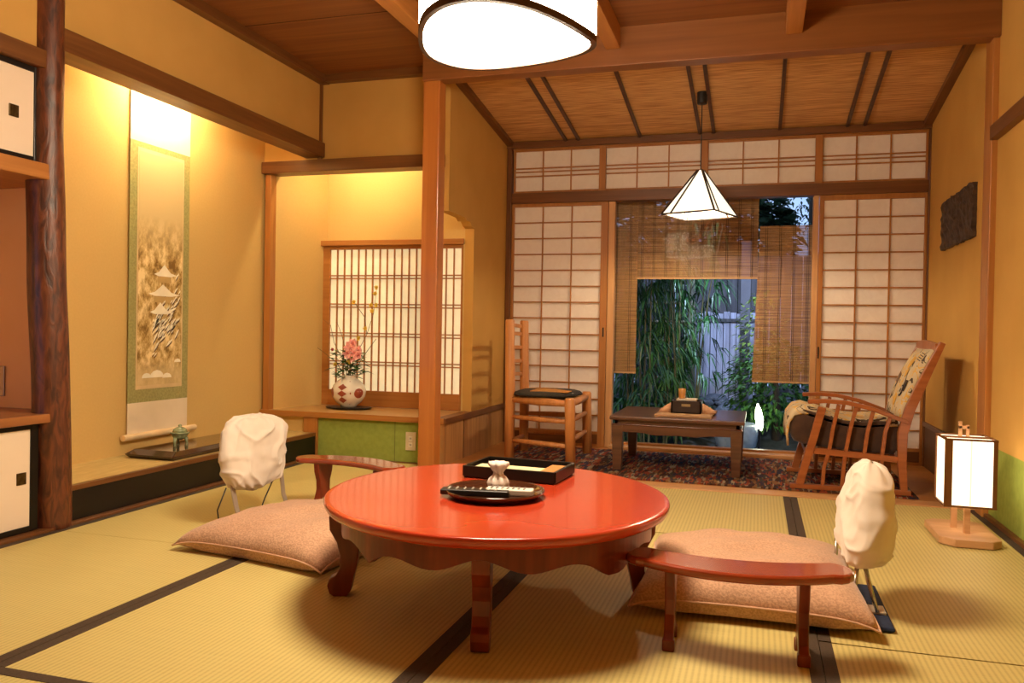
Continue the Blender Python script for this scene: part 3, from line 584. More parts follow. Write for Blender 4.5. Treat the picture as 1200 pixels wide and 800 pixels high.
for r_, z in ((.022, 0), (.033, .006), (.034, .02), (.028, .034), (.016, .044), (.014, .052), (.021, .062), (.030, .076), (.027, .086), (.012, .088)):
    rings.append([(-.80 + r_ * (1 + (.08 + z * 2.2) * math.sin(7 * a + z * 60)) * math.cos(a), 2.522 + r_ * (1 + (.08 + z * 2.2) * math.sin(7 * a + z * 60)) * math.sin(a), zy + z) for a in [2 * PI * k / 28 for k in range(28)]])
g.loft(rings).build('paper_wrap', mat('pink_white_paper', (.86, .76, .68), .7), t, smooth=True)
t = thing('document_tray', (-.815, 2.82, zt), 'open black lacquered box with a cream booklet behind the round tray', 'box', rz=-.06)
L_, W_ = .335, .235; g = MB()
g.box(-L_ / 2, L_ / 2, -W_ / 2, W_ / 2, 0, .006)
for s_ in (-1, 1):
    g.box(s_ * L_ / 2 - .006, s_ * L_ / 2 + .006, -W_ / 2, W_ / 2, .004, .042); g.box(-L_ / 2, L_ / 2, s_ * W_ / 2 - .006, s_ * W_ / 2 + .006, .004, .042)
g.build('box_body', black, t, local=True, bevel=.002)
t = thing('booklet', (-.815, 2.79, zt + .0065), 'cream booklet lying inside the black box', 'booklet', rz=-.06)
MB().box(-.15, .15, -.075, .035, 0, .026).build('pages', mat('cream_pages', (.82, .74, .42), .7), t, local=True)
MB().box(.10, .15, -.073, .10, .0262, .029).build('orange_card', mat('orange_card', (.55, .22, .06), .6), t, local=True)

# ------------------------------------------------------------------ armrests
def armrest(loc, rz, lb):
    t = thing('curved_armrest', loc, lb, 'armrest', 'red lacquered armrests', rz=rz)
    out, inn = [], []
    for k in range(25):
        u = k / 24 * 2 - 1; x = u * .245; y = -.060 - .072 * (1 - u * u); out.append((x, y))
        inn.append((x, .072 - .055 * (1 - u * u)))
    cap_r = [(.245 + .055 * math.sin(a_), .003 - .065 * math.cos(a_)) for a_ in [PI * k / 8 for k in range(1, 8)]]
    cap_l = [(-.245 - .055 * math.sin(a_), .003 + .065 * math.cos(a_)) for a_ in [PI * k / 8 for k in range(1, 8)]]
    MB().prism(out + cap_r + inn[::-1] + cap_l, 2, .212, .237).build('arm_top', redmid, t, local=True, bevel=.009, seg=3)
    half = [(.055, .2125), (.050, .17), (.036, .13), (.034, .09), (.046, .05), (.066, .03), (.068, 0), (.042, 0), (.036, .018), (.012, .05)]
    poly = half + [(-a, b) for a, b in half[::-1]]
    for s_ in (-1, 1): MB().prism([(y - .02, z) for y, z in poly], 0, s_ * .172 - .0135, s_ * .172 + .0135).box(s_ * .172 - .0165, s_ * .172 + .0165, -.0885, -.062, 0, .032).box(s_ * .172 - .0165, s_ * .172 + .0165, .022, .0485, 0, .032).build('leg', reddark, t, local=True, bevel=.004)
    return t
armrest((-.045, 2.295, 0), .03, 'curved red lacquered armrest at the front right beside the table')
armrest((-1.80, 3.39, 0), 2.95, 'curved red lacquered armrest behind the left cushion, half hidden by the table')

# ------------------------------------------------------------------ cushions
def cushion(nm, lb, loc, rz, sx_, sy_, h, seed, curl=.05):
    t = thing(nm, loc, lb, 'floor cushion', 'pink beige floor cushions', rz=rz)
    n = 44; g = MB(); T, B = {}, {}; seam = []
    for i in range(n + 1):
        for j in range(n + 1):
            u, v = i / n * 2 - 1, j / n * 2 - 1
            x = sx_ * u * (1 - .07 * (1 - v * v)) ; y = sy_ * v * (1 - .07 * (1 - u * u))
            k = max(0, (1 - abs(u)**3.0)) * max(0, (1 - abs(v)**3.0)); k = k**.45
            wr = noise.noise(Vector((u * 2.2 + seed, v * 2.2, seed))) * .018 + noise.noise(Vector((u * 6 + seed, v * 6, seed))) * .004
            rim = abs(math.sin(math.atan2(v, u) * 9)) * .004
            zz = h * .42 * (max(abs(u), abs(v))**3) * .9
            mid = .045 * (1 - .55 * (u * u * v * v)**3)
            top_ = mid + (h - mid) * k + wr * k
            bot_ = mid - (mid - .001) * min(1, k * 2.2)
            T[i, j] = g.b.verts.new((x, y, top_))
            B[i, j] = T[i, j] if i in (0, n) or j in (0, n) else g.b.verts.new((x, y, max(.0012, bot_)))
    for i in range(n):
        for j in range(n):
            g.b.faces.new((T[i, j], T[i + 1, j], T[i + 1, j + 1], T[i, j + 1]))
            g.b.faces.new((B[i, j], B[i, j + 1], B[i + 1, j + 1], B[i + 1, j]))
    edge = [(i, 0) for i in range(n)] + [(n, j) for j in range(n)] + [(n - i, n) for i in range(n)] + [(0, n - j) for j in range(n)]
    pts = [T[e].co.copy() for e in edge]
    g.build('cushion_body', zabu, t, local=True, smooth=True)
    MB().tube(pts + [pts[0]], .0035, 6).build('seam', mat('seam_fabric', (.66, .40, .25), .8), t, local=True, smooth=True)
    return t
cushion('floor_cushion', 'pink beige floor cushion on the left, one corner pointing out past the table', (-1.69, 2.85, .0), -.17, .355, .35, .135, 1.3)
cushion('floor_cushion', 'pink beige floor cushion on the right, behind the front armrest', (-.015, 2.83, .012), .02, .35, .385, .138, 5.1)

# ------------------------------------------------------------------ floor chairs with covered backrests
def blob(cx, cy, cz, ax_, ay_, az_, seed, lean, exps=.55, amp=.016, n=150, m_=90, taper=.0, rough=1.0):
    g = MB(); rings = []
    def sp(c, e): return math.copysign(abs(c)**e, c)
    def ridge(v): return (1 - abs(noise.noise(v)) * 2.2)
    for i in range(m_ + 1):
        ph = -PI / 2 + PI * i / m_; ring = []
        for k in range(n):
            th = 2 * PI * k / n
            cph = sp(math.cos(ph), exps)
            x = ax_ * cph * sp(math.cos(th), .8); y = ay_ * cph * sp(math.sin(th), .75); z = az_ * sp(math.sin(ph), .75)
            h = (z / az_ + 1) / 2
            tp = 1 - taper * h * h
            x *= tp; y *= tp
            q = Vector((x * 7 + seed, y * 7, z * 7))
            d = noise.noise(q * .8) * amp * 1.2
            d += max(0, ridge(Vector((x * 6 + seed, y * 9 + z * 5, z * 11 - y * 5)))) ** 3 * amp * .55
            d += max(0, ridge(Vector((y * 10 - z * 5, z * 4 + y * 6, x * 6 + seed * 2)))) ** 3 * amp * .35
            d += noise.noise(q * 4.5) * amp * .12
            pin = max(0, .22 - h) / .22
            d += math.sin(th * 13 + seed + 3 * noise.noise(q)) * amp * .30 * pin + max(0, h - .8) * math.sin(th * 9 + seed) * amp * 1.2
            rr_ = math.hypot(x / ax_, y / ay_) + 1e-6
            nx, ny = x / ax_ / rr_, y / ay_ / rr_
            f_ = min(1, rr_ * 1.6)
            ring.append((cx + x + nx * d * 1.5 * f_ * rough + lean * (z + az_), cy + y + ny * d * 1.2 * f_, cz + z + d * (1 - f_) * 1.2 + (.012 * math.sin(th * 3 + seed) * (h - .5)) + .02 * noise.noise(Vector((y * 6, seed, 0))) * h))
        rings.append(ring)
    return g.loft(rings)
def ctube(t, nm, pts, r_, m): return MB().tube(pts, r_, 10).build(nm, m, t, smooth=True)
t = thing('covered_floor_chair', (-2.07, 3.14, 0), 'low legless chair at the left, its square backrest wrapped in white cloth', 'floor chair', 'floor chairs with white covered backs')
blob(-2.11, 3.125, .300, .058, .222, .155, 2.0, -.12, .5, .0145).build('backrest_cover', cloth, t, smooth=True)
flatst = mat('pale_metal_strip', (.55, .46, .36), .4, metal=.4)
MB().bar([(-2.12, 2.955, .18), (-2.10, 2.96, .08), (-2.08, 2.97, .012)], .026, .006, (0, 1, 0)).build('back_strut', flatst, t)
MB().bar([(-2.10, 3.295, .18), (-2.09, 3.30, .08), (-2.07, 3.31, .012)], .026, .006, (0, 1, 0)).build('back_strut', flatst, t)
ctube(t, 'cable', [(-2.13, 2.93, .17), (-2.15, 2.90, .08), (-2.13, 2.89, .006)], .003, rope)
ctube(t, 'cable', [(-2.12, 3.27, .16), (-2.12, 3.20, .08), (-2.11, 3.13, .006)], .003, rope)
MB().box(-2.10, -1.5, 2.93, 3.32, .0016, .011).build('seat_pad', navy, t, bevel=.004)
t = thing('covered_floor_chair', (.36, 2.78, 0), 'low legless chair at the right, its backrest in a baggy white cloth on chrome legs', 'floor chair', 'floor chairs with white covered backs')
blob(.335, 2.79, .292, .076, .175, .160, 7.7, .05, .8, .0125, taper=.2).build('backrest_cover', cloth, t, smooth=True)
ctube(t, 'tube_leg', [(.32, 2.80, .17), (.295, 2.70, .02)], .007, steel)
ctube(t, 'tube_leg', [(.33, 2.80, .17), (.345, 2.76, .09), (.362, 2.72, .024)], .007, steel)
ctube(t, 'tube_leg', [(.322, 2.74, .17), (.36, 2.66, .024)], .006, steel)
ctube(t, 'tube_leg', [(.27, 2.98, .20), (.262, 2.92, .05)], .006, steel)
MB().box(.10, .395, 2.55, 2.98, .0016, .017).build('seat_pad', navy, t, bevel=.008)
MB().box(.335, .385, 2.66, 2.73, .017, .025).build('hinge_plate', flatst, t, bevel=.002)

# ------------------------------------------------------------------ rug
tag(MB().prism([(-1.70, 5.56), (-1.46, 4.78), (-1.2, 4.73), (.83, 4.73), (.83, 5.86), (-1.70, 5.86)], 2, .0005, .007).build('kilim_rug', rug_m), 'dark multicoloured kilim rug on the veranda under coffee table and chairs', 'rug')
# ------------------------------------------------------------------ dark coffee table
zr = .0075
t = thing('coffee_table', (-.47, 5.33, zr), 'dark carved wooden coffee table before the garden window', 'coffee table')
x0, x1, y0, y1 = -.868, -.066, 4.97, 5.70
box('table_top', dk, (x0, x1, y0, y1, .318, .342), t, bevel=.006, seg=3)
box('end_inlay', wood('inlay_wood', (.13, .05, .025), (.08, .03, .015), 1, .3, coat=.3), (x0 + .59, x1 - .03, y0 + .04, y1 - .04, .3421, .3428), t)
g = MB().box(x0 + .03, x1 - .03, y0 + .03, y0 + .05, .292, .318).box(x0 + .03, x1 - .03, y1 - .05, y1 - .03, .292, .318).box(x0 + .03, x0 + .05, y0 + .03, y1 - .03, .292, .318).box(x1 - .05, x1 - .03, y0 + .03, y1 - .03, .292, .318); g.build('waist', dk, t)
g = MB()
for ya in (y0 + .018, y1 - .042):
    g.prism([(x0 + .08, .292), (x0 + .08, .245), (x0 + .2, .243), (x0 + .28, .232), (-.47, .236), (x1 - .28, .232), (x1 - .2, .243), (x1 - .08, .245), (x1 - .08, .292)], 1, ya, ya + .024)
for xa in (x0 + .018, x1 - .042): g.box(xa, xa + .024, y0 + .08, y1 - .08, .24, .292)
g.build('carved_apron', dk, t, bevel=.002)
g = MB().box(x0 + .012, x1 - .012, y0 + .012, y0 + .03, .286, .293); g.build('moulding', wood('rosewood_edge', (.16, .06, .03), (.1, .035, .018), 0, .2, coat=.6), t, bevel=.003)
for xa in (x0 + .012, x1 - .082):
    for ya in (y0 + .015, y1 - .085):
        MB().loft([[(xa + .01, ya + .01, zr), (xa + .062, ya + .01, zr), (xa + .062, ya + .062, zr), (xa + .01, ya + .062, zr)], [(xa, ya, .286), (xa + .07, ya, .286), (xa + .07, ya + .07, .286), (xa, ya + .07, .286)], [(xa + .006, ya + .006, .293), (xa + .064, ya + .006, .293), (xa + .064, ya + .064, .293), (xa + .006, ya + .064, .293)]]).build('leg', dk, t, bevel=.004)
t = thing('woven_runner', (-.44, 5.3, .3425), 'pale woven bamboo mat under the tobacco box on the coffee table', 'mat')
MB().prism([(-.605, 5.06), (-.265, 5.06), (-.25, 5.52), (-.605, 5.52)], 2, .3432, .352).build('mat_body', mat('woven_bamboo', (.52, .33, .16), .6, (.36, .2, .09), (8, 120, 8), 3, .3), t)
t = thing('tobacco_box', (-.43, 5.30, .352), 'small black wooden box with metal plate on the coffee table', 'box')
g = MB().box(-.52, -.335, 5.22, 5.23, .3525, .43).box(-.52, -.335, 5.39, 5.40, .3525, .43).box(-.52, -.51, 5.22, 5.40, .3525, .43).box(-.345, -.335, 5.22, 5.40, .3525, .43).box(-.52, -.335, 5.22, 5.4, .3525, .36); g.build('box_body', mat('black_brown_wood', (.03, .015, .01), .4), t, bevel=.001)
box('name_plate', mat('brass_plate', (.45, .35, .18), .35, metal=.6), (-.455, -.40, 5.217, 5.22, .396, .412), t)
box('paper_stack', mat('note_paper', (.8, .7, .55), .8), (-.49, -.365, 5.25, 5.37, .4305, .440), t)
tag(MB().lathe([(.021, 0), (.023, .03), (.023, .062), (.019, .062), (.018, .01)], (-.46, 5.31, .4405), 20).build('bamboo_cup', mat('orange_bamboo', (.55, .25, .06), .4), smooth=True), 'small orange bamboo cup standing on the tobacco box', 'cup')
def napkin(lb, cx, s_, w_):
    g = MB(); rings = []
    for i in range(9):
        u = i / 8; x = cx + s_ * w_ * u; h = .055 * (1 - u)**.8 + .008
        rings.append([(x, 5.25 + .01 * math.sin(i), .3525), (x, 5.37, .3525), (x, 5.35 - .02 * u, .3525 + h * .8 + .004 * math.sin(i * 2)), (x, 5.30, .3525 + h + .004 * math.sin(i * 3)), (x, 5.26, .3525 + h * .7)])
    return tag(g.loft(rings).build('folded_cloth', mat('peach_cloth', (.62, .36, .20), .85, (.5, .26, .14), (50, 50, 50)), smooth=True), lb, 'cloth')
napkin('small folded peach cloth at the left side of the tobacco box', -.524, -1, .075); napkin('crumpled peach cloth at the right side of the tobacco box', -.331, 1, .085)

# ------------------------------------------------------------------ ladder-back chair
t = thing('ladder_back_chair', (-1.36, 5.3, zr), 'orange wooden ladder-back chair with round posts near the left screen', 'chair')
def tb(nm, pts, r_, m=ladw, seg=14): return MB().tube(pts, r_, seg).build(nm, m, t, smooth=True)
BN, BF, FN, FF = (-1.568, 5.17), (-1.588, 5.585), (-1.125, 5.0), (-1.145, 5.62)
for (x, y) in (BN, BF): tb('back_post', [(x, y, zr), (x, y, .4), (x - .012, y + .003, .92), (x - .012, y + .003, .928)], [.033, .034, .031, .025])
for (x, y) in (FN, FF): tb('front_leg', [(x + (.012), y, zr), (x, y, .425), (x, y, .437)], [.033, .034, .026])
def rung(nm, a, b, z, r_=.016, za=None): tb(nm, [(a[0], a[1], z), ((a[0] + b[0]) / 2, (a[1] + b[1]) / 2, (z + (za or z)) / 2), (b[0], b[1], za or z)], [r_ * .8, r_ * 1.15, r_ * .8])
for z in (.13, .285): rung('rung', BN, FN, z)
rung('rung', BF, FF, .14); rung('rung', BF, FF, .27); rung('rung', FN, FF, .29); rung('rung', FN, FF, .16); rung('rung', BN, BF, .11)
for a, b in ((BN, FN), (FN, FF), (FF, BF), (BF, BN)): rung('seat_rail', a, b, .40, .024)
g = MB(); n = 10
quad_ = [BN, FN, FF, BF]
def bil(u, v): 
    a = Vector((*BN, 0)).lerp(Vector((*FN, 0)), u); b = Vector((*BF, 0)).lerp(Vector((*FF, 0)), u); return a.lerp(b, v)
rows_ = [[g.b.verts.new(bil(i / n, j / n) + Vector((0, 0, .412 - .012 * math.sin(PI * i / n) * math.sin(PI * j / n)))) for j in range(n + 1)] for i in range(n + 1)]
for i in range(n):
    for j in range(n): g.b.faces.new((rows_[i][j], rows_[i + 1][j], rows_[i + 1][j + 1], rows_[i][j + 1]))
o = g.build('woven_seat', mat('rush_seat', (.62, .42, .17), .7, (.4, .24, .09), (90, 90, 20), 3, .5), t); o.modifiers.new('thick', 'SOLIDIFY').thickness = .02
for z in (.55, .64, .735, .83, .875)[:4] + (.885,):
    k = -1.58 - .012 * (z - .4) / .5; MB().bar([(k, 5.17, z), (k - .018, 5.30, z + .004), (k - .022, 5.38, z + .006), (k - .018, 5.46, z + .004), (k - .02, 5.585, z)], .026, .012, (0, 0, 1)).build('back_slat', ladw, t, bevel=.004)
t = thing('patchwork_cushion', (-1.36, 5.31, .425), 'flat dark patchwork seat cushion on the ladder-back chair', 'cushion')
def pad(a0, a1, r1, m, nm, dz=0, cx=-1.345, cy=5.315, thick=.022):
    g = MB(); rings = []
    for r_, z in ((.6, 0), (.97, .004), (1.02, .012), (.98, .024), (.8, .035), (.4, .042), (.01, .043)):
        ring = []
        for k in range(48):
            a = 2 * PI * k / 48; s_ = 1 + .03 * math.sin(a * 11)
            ring.append((cx + .215 * r_ * s_ * math.copysign(abs(math.cos(a))**.75, math.cos(a)), cy + .255 * r_ * s_ * math.copysign(abs(math.sin(a))**.75, math.sin(a)), .426 + z + dz))
        rings.append(ring)
    return g.loft(rings).build(nm, m, t, smooth=True)
pad(0, 0, 0, mat('dark_patch_fabric', (.045, .035, .022), .9, (.02, .017, .012), (40, 40, 40), 4, .3), 'cushion_body')
orp = mat('orange_patch', (.55, .26, .05), .85, (.4, .17, .03), (40, 40, 40), 3)
MB().loft([[(-1.42, 5.12, .460), (-1.17, 5.13, .458), (-1.16, 5.21, .464), (-1.28, 5.25, .469), (-1.40, 5.22, .469)], [(-1.42, 5.12, .464), (-1.17, 5.13, .462), (-1.16, 5.21, .468), (-1.28, 5.25, .473), (-1.40, 5.22, .473)]]).build('front_patch', orp, t, bevel=.001)
MB().loft([[(-1.48, 5.30, .468), (-1.36, 5.28, .4695), (-1.30, 5.40, .4675), (-1.42, 5.47, .462)], [(-1.48, 5.30, .471), (-1.36, 5.28, .4725), (-1.30, 5.40, .4705), (-1.42, 5.47, .465)]]).build('back_patch', orp, t)

# ------------------------------------------------------------------ armchair
t = thing('wooden_armchair', (.5, 5.1, zr), 'slatted reddish wooden armchair with patterned cushions by the right screen', 'armchair')
YN, YF = 4.80, 5.38
def ab(nm, pts, wd, ht, m=armw): return MB().bar(pts, wd, ht, (0, 1, 0)).build(nm, m, t, bevel=.003)
for Y in (YN, YF):
    ab('runner', [(.185, Y, .02), (.5, Y, .02), (.80, Y, .02)], .04, .026)
    ab('front_leg', [(.235, Y, .03), (.265, Y, .15), (.305, Y, .30), (.345, Y, .462)], .04, .042)
    ab('back_post', [(.765, Y, .03), (.752, Y, .18), (.752, Y, .34), (.785, Y, .47), (.845, Y, .62), (.935, Y, .83)], .038, [.036, .044, .05, .05, .046, .03])
    ab('arm', [(.27, Y, .490), (.36, Y, .497), (.47, Y, .492), (.60, Y, .464), (.70, Y, .428), (.78, Y, .398)], .05, .022)
    ab('side_rail', [(.28, Y, .222), (.75, Y, .195)], .024, .034)
    for xb, xm, xt, zt_ in ((.355, .385, .43, .48), (.455, .47, .52, .475), (.55, .565, .605, .45), (.645, .655, .69, .42)):
        ab('spindle', [(xb, Y, .03), (xb + .006, Y, .13), (xm, Y, .22), ((xm + xt) / 2 - .006, Y, .34), (xt, Y, zt_)], .02, .02)
MB().bar([(.28, YN + .02, .215), (.28, YF - .02, .215)], .03, .04, (0, 0, 1)).build('front_rail', armw, t)
MB().bar([(.75, YN + .02, .195), (.75, YF - .02, .195)], .03, .04, (0, 0, 1)).build('rear_rail', armw, t)
MB().bar([(.915, YN + .01, .80), (.905, 5.0, .815), (.90, 5.09, .817), (.905, 5.18, .815), (.915, YF - .01, .80)], .05, .022, (0, 0, 1)).build('top_rail', armw, t, bevel=.004)
MB().bar([(.80, YN + .01, .48), (.80, YF - .01, .48)], .04, .02, (0, 0, 1)).build('lower_back_rail', armw, t)
def patt_mat():
    m = bpy.data.materials.new('abstract_print_fabric'); m.use_nodes = True; n, L, b = nodes_of(m)
    tc = n.new('ShaderNodeTexCoord'); mp = n.new('ShaderNodeMapping'); mp.inputs['Scale'].default_value = (9, 9, 9); L(tc.outputs['Object'], mp.inputs[0])
    nz = n.new('ShaderNodeTexNoise'); nz.inputs['Scale'].default_value = 1.0; nz.inputs['Detail'].default_value = 1.5; nz.inputs['Distortion'].default_value = 1.5; L(mp.outputs[0], nz.inputs['Vector'])
    rp = n.new('ShaderNodeValToRGB'); rp.color_ramp.interpolation = 'CONSTANT'; e = rp.color_ramp.elements
    e[0].position = 0; e[0].color = (.07, .045, .025, 1); e[1].position = .36; e[1].color = (.60, .50, .32, 1)
    for p_, c in ((.52, (.72, .42, .08)), (.575, (.62, .52, .34)), (.66, (.12, .08, .04)), (.685, (.62, .52, .34))): q = e.new(p_); q.color = (*c, 1)
    L(nz.outputs[0], rp.inputs[0]); L(rp.outputs[0], b.inputs['Base Color']); b.inputs['Roughness'].default_value = .9
    return m
pm = patt_mat()
# seat cushion: brown body with printed top
g = MB(); n = 24; rings = []
sec = [(.18, .30), (.172, .36), (.19, .42), (.24, .45), (.34, .425), (.46, .395), (.56, .39), (.66, .40), (.74, .40), (.755, .35), (.75, .25), (.72, .213), (.45, .225), (.27, .242), (.20, .262)]
def shape(sc_, y, c=(.46, .32), m_=1): return [(c[0] + (x - c[0]) * m_, y, c[1] + (z - c[1]) * m_) for x, z in sc_]
for y, m_ in ((4.835, .80), (4.84, .93), (4.86, .99), (4.95, 1.0), (5.1, 1.01), (5.22, 1.0), (5.32, .99), (5.34, .93), (5.345, .80)): rings.append(shape(sec, y, m_=m_))
g.loft(rings).build('seat_cushion', mat('brown_velvet', (.075, .035, .018), .9, (.05, .022, .012), (20, 20, 20), 3, .1, sheen=.3), t, smooth=True)
g = MB(); rings = []
secT = [(.165, .27), (.158, .33), (.165, .40), (.20, .449), (.25, .463), (.34, .44), (.46, .408), (.56, .402), (.66, .413), (.735, .415), (.735, .405), (.66, .401), (.56, .390), (.46, .396), (.34, .427), (.25, .451), (.205, .437), (.18, .40), (.171, .33), (.177, .27)]
for y, dz in ((4.835, -.035), (4.85, -.012), (4.90, 0), (5.1, .003), (5.28, 0), (5.33, -.012), (5.345, -.035)): rings.append([(x, y, z + dz) for x, z in secT])
g.loft(rings).build('seat_throw', pm, t, smooth=True)
g = MB(); rings = []
ax0, ax1 = Vector((.745, 0, .42)), Vector((.905, 0, .79)); nn = Vector((-(ax1 - ax0).z, 0, (ax1 - ax0).x)).normalized()
for i in range(13):
    u = i / 12; c = ax0.lerp(ax1, u) + nn * (-.004 + .010 * math.sin(PI * u)); th = .030 * (math.sin(PI * min(max(u, .03), .97))**.35)
    ring = []
    for y, f_ in ((4.84, .25), (4.88, .9), (5.0, 1), (5.18, 1), (5.30, .9), (5.34, .25)): ring.append(tuple(c + nn * th * f_ + Vector((0, y, 0))))
    for y, f_ in ((5.34, -.25), (5.30, -.7), (5.18, -.8), (5.0, -.8), (4.88, -.7), (4.84, -.25)): ring.append(tuple(c + nn * th * f_ + Vector((0, y, 0))))
    rings.append(ring)
bc = g.loft(rings).build('back_cushion', pm, t, smooth=True)
def patch(nm, u0, y0_, pts, m, lift=.0015):
    g = MB(); vs = []
    for du, dy in pts:
        u = u0 + du; c = ax0.lerp(ax1, u) + nn * (-.004 + .010 * math.sin(PI * u)) + nn * (.030 * (math.sin(PI * min(max(u, .03), .97))**.35) + lift); y = y0_ + dy
        vs.append((c.x, y, c.z))
    A = [g.b.verts.new(v) for v in vs]; B = [g.b.verts.new(Vector(v) + nn * .0015) for v in vs]; n_ = len(A)
    g.b.faces.new(A[::-1]); g.b.faces.new(B)
    for i in range(n_): g.b.faces.new((A[i], A[(i + 1) % n_], B[(i + 1) % n_], B[i]))
    g.build(nm, m, bc)
pk = mat('print_black', (.03, .02, .015), .9); py_ = mat('print_ochre', (.75, .42, .07), .9); pb = mat('print_brown', (.20, .11, .06), .9); pw = mat('print_cream', (.68, .60, .44), .9)
circ = lambda a, b: [(a * math.sin(k * PI / 8), b * math.cos(k * PI / 8)) for k in range(16)]
patch('printed_square', .42, 4.93, [(-.08, -.035), (-.08, .035), (.08, .04), (.08, -.035)], pk)
patch('printed_ring', .34, 4.975, circ(.085, .035), pk, .003); patch('printed_disc', .34, 4.975, circ(.06, .025), pw, .0045); patch('printed_dot', .34, 4.975, circ(.03, .013), pk, .006)
patch('printed_blot', .76, 5.10, circ(.10, .05), py_); patch('printed_blot', .60, 5.05, circ(.07, .03), py_, .003); patch('printed_blot', .20, 5.08, circ(.09, .04), py_)
patch('printed_block', .50, 5.22, [(-.09, -.03), (-.05, .04), (.10, .03), (.06, -.04)], pb)
for q in range(4): patch('printed_line', .80 + q * .035, 4.95, [(-.005, -.05), (.02, .07), (.03, .07), (.005, -.05)], pk)

# ------------------------------------------------------------------ paper floor lamp
t = thing('paper_floor_lamp', (.855, 3.91, 0), 'glowing box-shaped paper floor lamp on a pale wooden base at the right', 'floor lamp')
pale = wood('pale_lamp_wood', (.66, .38, .20), (.55, .30, .14), 0, .4)
lx0, lx1, ly0, ly1, lz0, lz1 = .762, .958, 3.80, 4.01, .150, .430
c_ = .05; MB().prism([(.735 + c_, 3.70), (.925, 3.70), (.965, 3.74), (.965, 4.06), (.93, 4.10), (.775, 4.10), (.735, 4.06), (.735, 3.70 + c_)], 2, .002, .034).build('base', pale, t, bevel=.004)
box('upright', pale, (.815, .838, 3.925, 3.945, .034, .16), t); box('upright', pale, (.845, .868, 3.83, 3.85, .034, .16), t)
glow = mat('glowing_lamp_paper', (.9, .84, .74), .8, emis=ANDON, ecol=(1, .80, .55))
MB().box(lx0 + .006, lx1 - .006, ly0 + .006, ly1 - .006, lz0 + .004, lz1 - .002).build('paper_shade', glow, t)
g = MB(); 
for x in (lx0, lx1 - .016):
    for y in (ly0, ly1 - .016): box('corner_post', dwood(2), (x, x + (.028 if x == lx0 and y == ly0 else .016), y, y + .016, lz0, lz1), t)
for z in (lz0 - .004, lz1 - .004):
    g = MB(); g.box(lx0, lx1, ly0 - .001, ly0 + .008, z, z + .008); g.box(lx0, lx1, ly1 - .008, ly1 + .001, z, z + .008); g.box(lx0 - .001, lx0 + .008, ly0, ly1, z, z + .008); g.box(lx1 - .008, lx1 + .001, ly0, ly1, z, z + .008)
    if z > .3: g.box(lx0, lx1, 3.885, 3.90, z, lz1 + .006)
    g.build('shade_frame', dwood(0), t)
box('middle_stile', mat('beige_stile', (.9, .75, .55), .6, emis=.5, ecol=(1, .75, .5)), (.856, .863, ly0 - .001, ly0 + .007, lz0 + .004, lz1 - .004), t)  # frame line of the shade, given emission to look lit by the lamp
g = MB().box(.828, .842, 3.885, 3.90, lz1 + .005, lz1 + .07).box(.858, .870, 3.885, 3.90, lz1 + .005, lz1 + .055).box(.828, .870, 3.885, 3.90, lz1 + .038, lz1 + .052); g.build('handle', pale, t, bevel=.002)
# bulb light of this lamp
# ------------------------------------------------------------------ big ceiling lamp
t = thing('ceiling_lamp', (-.80, 2.42, 1.75), 'large white rounded-triangle pendant lamp with dark rim over the red table', 'ceiling lamp')
outl = [(-1.071, 2.546), (-1.061, 2.429), (-1.012, 2.30), (-.946, 2.185), (-.850, 2.105), (-.745, 2.095), (-.64, 2.165), (-.565, 2.295), (-.515, 2.44), (-.497, 2.515), (-.535, 2.585), (-.62, 2.635), (-.735, 2.672), (-.90, 2.69), (-1.01, 2.655)]
def smooth_closed(P, it=2):
    P = [Vector((x, y)) for x, y in P]
    for _ in range(it):
        Q = []
        for i in range(len(P)): a, b = P[i], P[(i + 1) % len(P)]; Q += [a.lerp(b, .25), a.lerp(b, .75)]
        P = Q
    return P
S_ = smooth_closed(outl); cc = Vector((-.80, 2.42))
ringz = lambda k, z: [tuple(cc + (p_ - cc) * k) + (z,) for p_ in S_]
MB().loft([ringz(1.0, 1.772), ringz(1.0, 2.01), ringz(.97, 2.01), ringz(.97, 1.772)], cap=False).build('paper_shade', lampside, t)
MB().loft([ringz(.945, 1.768), ringz(.93, 1.752), ringz(.80, 1.742), ringz(.5, 1.737), ringz(.05, 1.735)]).build('diffuser', lampwhite, t, smooth=True)
rg = [ringz(1.006, 1.772), ringz(1.006, 1.750), ringz(.945, 1.750), ringz(.945, 1.772)]
MB().loft(rg + [rg[0]], cap=False).build('rim', wood('rim_wood', (.07, .03, .012), (.05, .02, .008), 0, .4), t)
g = MB(); g.loft([ringz(1.004, 2.005), ringz(1.004, 2.02), ringz(.02, 2.02)], cap=True); g.build('top_cover', cream, t)
a_ = S_[8]; MB().tube([(*S_[14], 1.77), (*S_[14], 2.01)], .003, 6).build('frame_wire', dwood(2), t)
MB().tube([(-.80, 2.42, 2.02), (-.80, 2.42, ZC - .03)], .006, 8).build('cord', rope, t)
MB().lathe([(.05, 0), (.05, .028), (.03, .03)], (-.80, 2.42, ZC - .03), 20).build('ceiling_cap', dwood(2), t, smooth=False)
